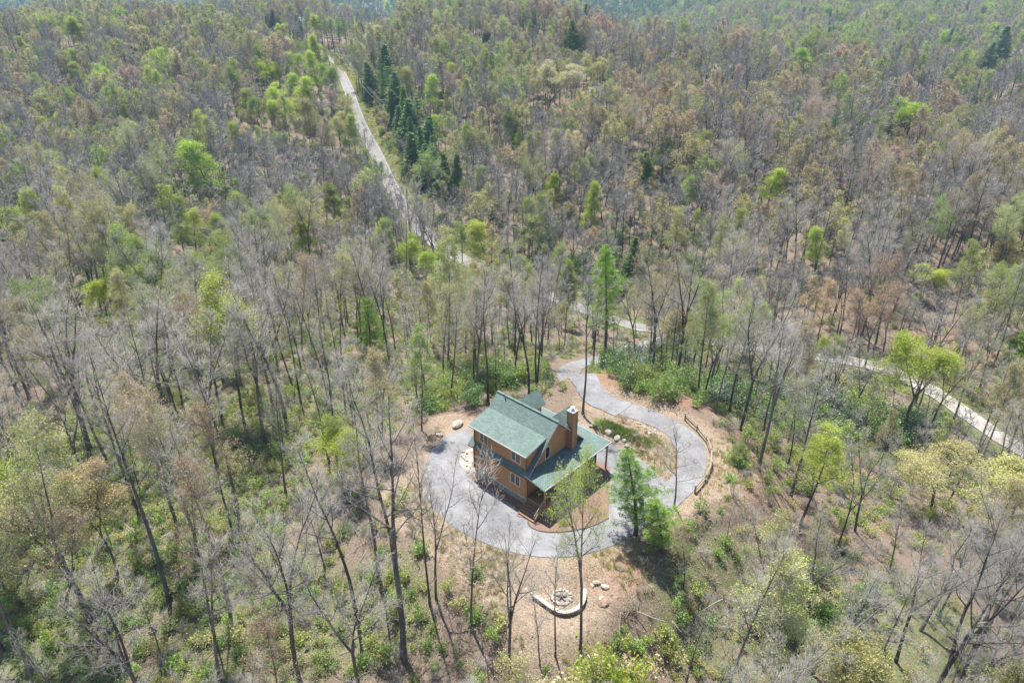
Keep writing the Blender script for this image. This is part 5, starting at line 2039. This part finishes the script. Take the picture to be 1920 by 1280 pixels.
# ------------------------------------------------------------------ shrubs one can tell apart
SHR = [shrub_mesh(600, 1.5, 2.4, 620, .15, 9, 1, leafm='rhodo'), shrub_mesh(601, 1.9, 1.9, 640, .15, 10, 1, leafm='rhodo'), shrub_mesh(602, 1.2, 2.9, 460, .15, 7, 1, leafm='rhodo'), shrub_mesh(603, 1.7, 1.5, 520, .14, 10, 1, leafm='rhodo')]
def shrub(P, s, k, leaf, label, group=None, name='evergreen_shrub', cat='shrub'):
    o = bpy.data.objects.new(name, SHR[k % 4])
    COL.objects.link(o)
    o.material_slots[1].link = 'OBJECT'
    o.material_slots[1].material = M[leaf]
    o.location = (P[0], P[1], P[2])
    o.scale = (s, s, s * rr_.uniform(.85, 1.15))
    o.rotation_euler = (0, 0, rr_.uniform(0, 6.28))
    tag(o, label, cat, group)
    return o
def thicket(poly_px, n, leafs, label, group, smin, smax):
    poly = np.array(poly_px, float)
    lo, hi = poly.min(0), poly.max(0)
    k = 0
    tries = 0
    while k < n and tries < n * 12:
        tries += 1
        u, v = rr_.uniform(lo[0], hi[0]), rr_.uniform(lo[1], hi[1])
        if not inside(np.array([[u, v]]), poly)[0]:
            continue
        P = ground_at(u, v)
        if blocked(P[0], P[1], 1.0):
            continue
        shrub(P, rr_.uniform(smin, smax), k, rr_.choice(leafs), label, group)
        k += 1
thicket([(1110, 700), (1200, 690), (1330, 740), (1330, 775), (1240, 755), (1120, 722)], 26, ['rhodo', 'rhodo', 'under'], 'glossy green evergreen shrub above the red bank beside the driveway', 'evergreen shrubs along the driveway bank', .9, 1.5)
thicket([(1108, 690), (1250, 648), (1310, 640), (1310, 680), (1200, 695), (1120, 708)], 34, ['rhodo', 'rhodo', 'under', 'laurel'], 'tall evergreen shrub screening the driveway where it drops to the main road', 'tall shrubs screening the driveway', .9, 1.7)
thicket([(1330, 700), (1500, 720), (1680, 770), (1780, 850), (1640, 850), (1440, 800), (1330, 770)], 95, ['rhodo', 'under', 'rhodo', 'laurel'], 'green evergreen shrub in the thicket right of the rail fence', 'evergreen thicket at right', 1.1, 2.1)
thicket([(780, 735), (880, 700), (1040, 700), (1060, 740), (1000, 735), (930, 725), (880, 775), (800, 780)], 40, ['under', 'rhodo', 'under'], 'light green shrub in the woods right behind the house', 'shrubs behind the house', .7, 1.4)
thicket([(1380, 1090), (1580, 1050), (1640, 1170), (1420, 1230)], 14, ['rhodo', 'laurel', 'under'], 'dark evergreen shrub in the lower right thicket', 'lower right evergreens', .8, 1.3)
thicket([(240, 330), (380, 330), (470, 450), (300, 470)], 40, ['laurel', 'rhodo'], 'greyish evergreen shrub under the round bright green tree', 'evergreens in the left valley', 1.2, 2.0)
thicket([(850, 360), (1250, 430), (1350, 520), (1150, 560), (900, 470)], 60, ['laurel', 'rhodo', 'rhodo'], 'dark evergreen shrub at the foot of the far slope', 'evergreens at the foot of the far slope', 1.3, 2.2)
thicket([(690, 200), (735, 200), (800, 350), (790, 400), (740, 300)], 30, ['rhodo', 'under', 'drygrass'], 'low shrub in the cleared strip under the power lines', 'brush under the power lines', .6, 1.1)
shrub(ground_at(1055, 984), .42, 3, 'bright', 'small bright green shrub alone in the mulch bed', name='mulch_bed_shrub')
shrub(ground_at(1120, 797), .5, 1, 'under', 'small green shrub at the upper corner of the bank by the porch roof', name='bank_shrub')
for k, (u, v) in enumerate([(1090, 1262), (1120, 1245), (1150, 1250), (1180, 1262), (1110, 1285), (1140, 1290), (1205, 1290)]):
    P = ground_at(u, v + 60)
    shrub(P, 1.9, k, 'yellow' if k % 3 else 'cream', 'yellow green flowering shrub cut by the bottom edge below the fire pit', 'flowering shrubs at the bottom edge', name='flowering_shrub')
thicket([(1335, 815), (1385, 850), (1395, 880), (1360, 860)], 7, ['rhodo', 'under'], 'small green shrub on the sandy slope outside the rail fence', 'shrubs outside the rail fence', .45, .8)

# ------------------------------------------------------------------ undergrowth, brush, grass, litter
UND = [(shrub_mesh(700, 1.0, 1.1, 150, .15, 7, leafm='under', name='undergrowth'), None), (shrub_mesh(701, .8, 1.7, 120, .15, 5, leafm='under', name='undergrowth'), None),
       (shrub_mesh(702, 1.1, .8, 170, .13, 8, leafm='under', name='undergrowth'), (1, 'rhodo')), (shrub_mesh(703, .9, 2.6, 130, .16, 5, leafm='under', name='undergrowth'), None),
       (shrub_mesh(704, 1.0, 1.2, 0, .1, 8, 3, name='brush'), None), (shrub_mesh(705, .9, 2.2, 0, .1, 6, 4, name='brush'), None), (shrub_mesh(706, 1.1, 1.0, 60, .12, 8, 3, leafm='tan', name='brush'), None),
       (shrub_mesh(707, 1.0, 1.3, 150, .15, 7, leafm='laurel', name='undergrowth'), None), (shrub_mesh(708, 1.0, 1.2, 150, .15, 7, leafm='yellow', name='undergrowth'), (1, 'olive'))]
def under_rows():
    rows = []
    rr = random.Random(21)
    cand = []
    r = 22.0
    while r < 460:
        s = 1.25 if r < 90 else 1.6 if r < 150 else 2.4 if r < 260 else 3.2
        nth = int(r * R(92) / s)
        for k in range(nth):
            th = -R(46) + R(92) * (k + rr.random()) / nth
            q = r + s * rr.random()
            cand.append((q * math.sin(th), q * math.cos(th), s))
        r += s
    C = np.array(cand)
    Z = terrain(C[:, 0], C[:, 1])
    u, v, w = proj(np.stack([C[:, 0], C[:, 1], Z], -1))
    ok = (u > -60) & (u < 1980) & (v < 1340)
    P = C[:, :2]
    near = np.hypot(P[:, 0], P[:, 1]) < 150
    sd = np.full(len(P), 99.0)
    sd[near] = dist_line(P[near], LOOP, True)
    ins = np.zeros(len(P), bool)
    ins[near] = inside(P[near], LOOP)
    dr_ = np.minimum(dist_line(P, MAIN_XY) - 4.0, dist_line(P, DRIVE_XY) - 2.4)
    patch = fbm(P[:, 0] * .06, P[:, 1] * .06, 9.0)
    for i in np.nonzero(ok & ~ins & (dr_ > .8))[0]:
        U, Vv = u[i], v[i]
        if sd[i] < 2.0 or math.hypot(P[i, 0] - fire_c[0], P[i, 1] - fire_c[1]) < 5.5:
            continue
        if sd[i] < 6 and rr.random() < .58:
            continue
        g = .5 + .35 * patch[i]
        if U < 900: g += .2
        if Vv > 1000 and U > 1250: g -= .05
        if U > 1000 and Vv < 420: g -= .15
        if U > 1250 and Vv < 620: g -= .05
        if 960 < U < 1400 and 690 < Vv < 830: g += .1
        x = rr.random()
        if x > .80 and rr.random() < .5:
            m = rr.choice([4, 5, 6])
        elif x < g:
            if Vv < 560:
                m = rr.choice([0, 2, 7, 7, 3, 2, 2])
            else:
                m = rr.choice([0, 0, 1, 2, 3, 0, 8, 1])
        elif x < g + .22:
            m = rr.choice([4, 4, 5, 6, 8])
        else:
            continue
        sc = rr.uniform(.55, 1.25) * (1.0 if C[i, 2] < 2 else 1.45)
        rows.append((P[i, 0], P[i, 1], Z[i] - .05, rr.uniform(0, 6.28), sc, m))
    return rows
ur = under_rows()
print('undergrowth', len(ur))
scatter_object('undergrowth', 'low leafy undergrowth and dry brush on the forest floor', UND, ur)

# grass tufts on the bank, road verge and round the loop
def tuft_mesh(seed, leafm):
    rng = np.random.default_rng(seed)
    n = 46
    a = rng.uniform(0, 6.28, n)
    r = np.abs(rng.normal(0, .16, n))
    b = np.stack([np.cos(a) * r, np.sin(a) * r, np.zeros(n)], 1)
    h = rng.uniform(.16, .42, n)
    out = np.stack([np.cos(a) * h * .5, np.sin(a) * h * .5, h], 1) + rng.normal(0, .05, (n, 3))
    w = np.stack([-np.sin(a), np.cos(a), np.zeros(n)], 1) * .016
    V = np.stack([b - w, b + w, b + out], 1).reshape(-1, 3)
    return join_mesh('tuft', [(V, np.arange(n * 3).reshape(n, 3), 0)], [M[leafm]])
TUFT = [(tuft_mesh(1, 'grassleaf'), None), (tuft_mesh(2, 'drygrass'), None), (tuft_mesh(3, 'drygrass'), None), (tuft_mesh(4, 'under'), None), (tuft_mesh(5, 'yellow'), (0, 'yellow'))]
rows = []
def tufts(u, v, rad, n, picks, z=0.0, smin=.6, smax=1.3):
    c = ground_at(u, v)
    for k in range(n):
        a, q = rr_.uniform(0, 6.28), rad * math.sqrt(rr_.random())
        x, y = c[0] + math.cos(a) * q, c[1] + math.sin(a) * q
        if blocked(x, y, -1.45):
            continue
        rows.append((x, y, 0, rr_.uniform(0, 6.28), rr_.uniform(smin, smax), rr_.choice(picks)))
for t in np.linspace(0, 1, 9):
    tufts(1128 + 54 * t, 796 + 22 * t, 1.0, 55, [0, 0, 0, 3], 0, .5, .9)
tufts(1196, 834, 1.5, 90, [0, 0, 3], 0, .5, .9)
tufts(1214, 822, 1.6, 60, [0, 3, 1], 0, .5, .9)
for u, v, n in [(1240, 850, 50), (1250, 870, 50), (1170, 790, 30), (1225, 840, 40), (930, 1045, 60), (980, 1060, 90), (880, 1030, 60), (1030, 1070, 50), (820, 985, 60), (780, 940, 60), (1350, 880, 40), (1360, 920, 40), (1395, 880, 50),
                (1130, 1060, 70), (1170, 1045, 70), (900, 1090, 70), (960, 1150, 60), (1100, 1180, 70), (1380, 840, 60)]:
    tufts(u, v, 3.0, n * 2, [1, 1, 2, 3], 0, .4, .95)
for p in dense(MAIN_XY, 1.0):
    for s in (-1, 1):
        for q in range(7 if s > 0 and p[1] > 220 else 2):
            x, y = p[0] + s * rr_.uniform(3.0, 9.5 if s > 0 else 6), p[1] + rr_.uniform(-2, 2)
            if dist_line(np.array([[x, y]]), MAIN_XY)[0] > 2.9:
                rows.append((x, y, 0, rr_.uniform(0, 6.28), rr_.uniform(1.2, 2.6), rr_.choice([1, 2, 3, 4, 4])))
rows = np.array(rows)
rows[:, 2] = terrain(rows[:, 0], rows[:, 1]) - .02
scatter_object('grass', 'dry and green grass tufts on the bank, verge and clearing', TUFT, rows)

# fallen branches and leaves on the floor
def debris_mesh(seed):
    rr = random.Random(seed)
    br = []
    for k in range(5):
        b = grow(rr, (rr.gauss(0, .6), rr.gauss(0, .6), .06), _unit(rr.gauss(0, 1), rr.gauss(0, 1), .05), rr.uniform(.7, 2.6), rr.uniform(.015, .05), 4, .15, 0, .3)
        br.append((b[0], b[1], 2))
    V, F = tubes_mesh(br)
    return join_mesh('fallen_branch', [(V, F, 0)], [M['twig']])
rows = []
for k in range(1500):
    th, r = rr_.uniform(-R(42), R(42)), 26 + 130 * math.sqrt(rr_.random())
    x, y = r * math.sin(th), r * math.cos(th)
    if not blocked(x, y, 1.5):
        rows.append((x, y, 0, rr_.uniform(0, 6.28), rr_.uniform(.6, 1.5), rr_.randrange(4)))
rows = np.array(rows)
rows[:, 2] = terrain(rows[:, 0], rows[:, 1])
scatter_object('fallen_branches', 'dead branches lying on the forest floor', [(debris_mesh(i), None) for i in range(4)], rows)

# dead leaves: on the soil round the loop and blown along the asphalt edge
def litter_mesh(seed):
    rng = np.random.default_rng(seed)
    P = np.stack([rng.normal(0, .8, 60), rng.normal(0, .8, 60), rng.uniform(.005, .03, 60)], 1)
    V, F = leaves(rng, P, .10, 1, .0, .5, .6)
    V[:, 2] = np.abs(V[:, 2]) * .6 + .004
    return join_mesh('dead_leaf', [(V, F, 0)], [M['deadleaf']])
rows = []
for k in range(2600):
    i = rr_.randrange(len(LOOP))
    c = LOOP[i] + (LOOP[(i + 1) % len(LOOP)] - LOOP[i]) * rr_.random()
    x, y = c[0] + rr_.gauss(0, 2.6), c[1] + rr_.gauss(0, 2.6)
    ins_ = inside(np.array([[x, y]]), LOOP)[0]
    if ins_ and rr_.random() < .72:
        continue
    rows.append((x, y, .065 if ins_ else float('nan'), rr_.uniform(0, 6.28), rr_.uniform(.4, 1.0), rr_.randrange(3)))
for k in range(3200):
    th, r = rr_.uniform(-R(40), R(40)), 30 + 70 * math.sqrt(rr_.random())
    x, y = r * math.sin(th), r * math.cos(th)
    if not inside(np.array([[x, y]]), LOOP)[0]:
        rows.append((x, y, float('nan'), rr_.uniform(0, 6.28), rr_.uniform(.8, 1.6), rr_.randrange(3)))
rows = np.array(rows)
bad = np.isnan(rows[:, 2])
rows[bad, 2] = terrain(rows[bad, 0], rows[bad, 1])
scatter_object('dead_leaves', 'brown dead leaves on the soil and along the asphalt edge', [(litter_mesh(i), None) for i in range(3)], rows)

# ------------------------------------------------------------------ air
V, F = box(-2600, 2600, -120, 2900, -190, 130)
hz = bpy.data.materials.new('thin_air')
hz.use_nodes = True
hn = hz.node_tree
hn.nodes.clear()
ho = hn.nodes.new('ShaderNodeOutputMaterial')
hv = hn.nodes.new('ShaderNodeVolumePrincipled')
hv.inputs['Color'].default_value = (0.50, 0.71, 1.0, 1)
hv.inputs['Density'].default_value = 0.00015
hv.inputs['Anisotropy'].default_value = 0.2
hn.links.new(hv.outputs[0], ho.inputs['Volume'])
HAZE = mobj('haze', V, F, hz)
tag(HAZE, 'thin bluish air between camera and far hills', kind='stuff')
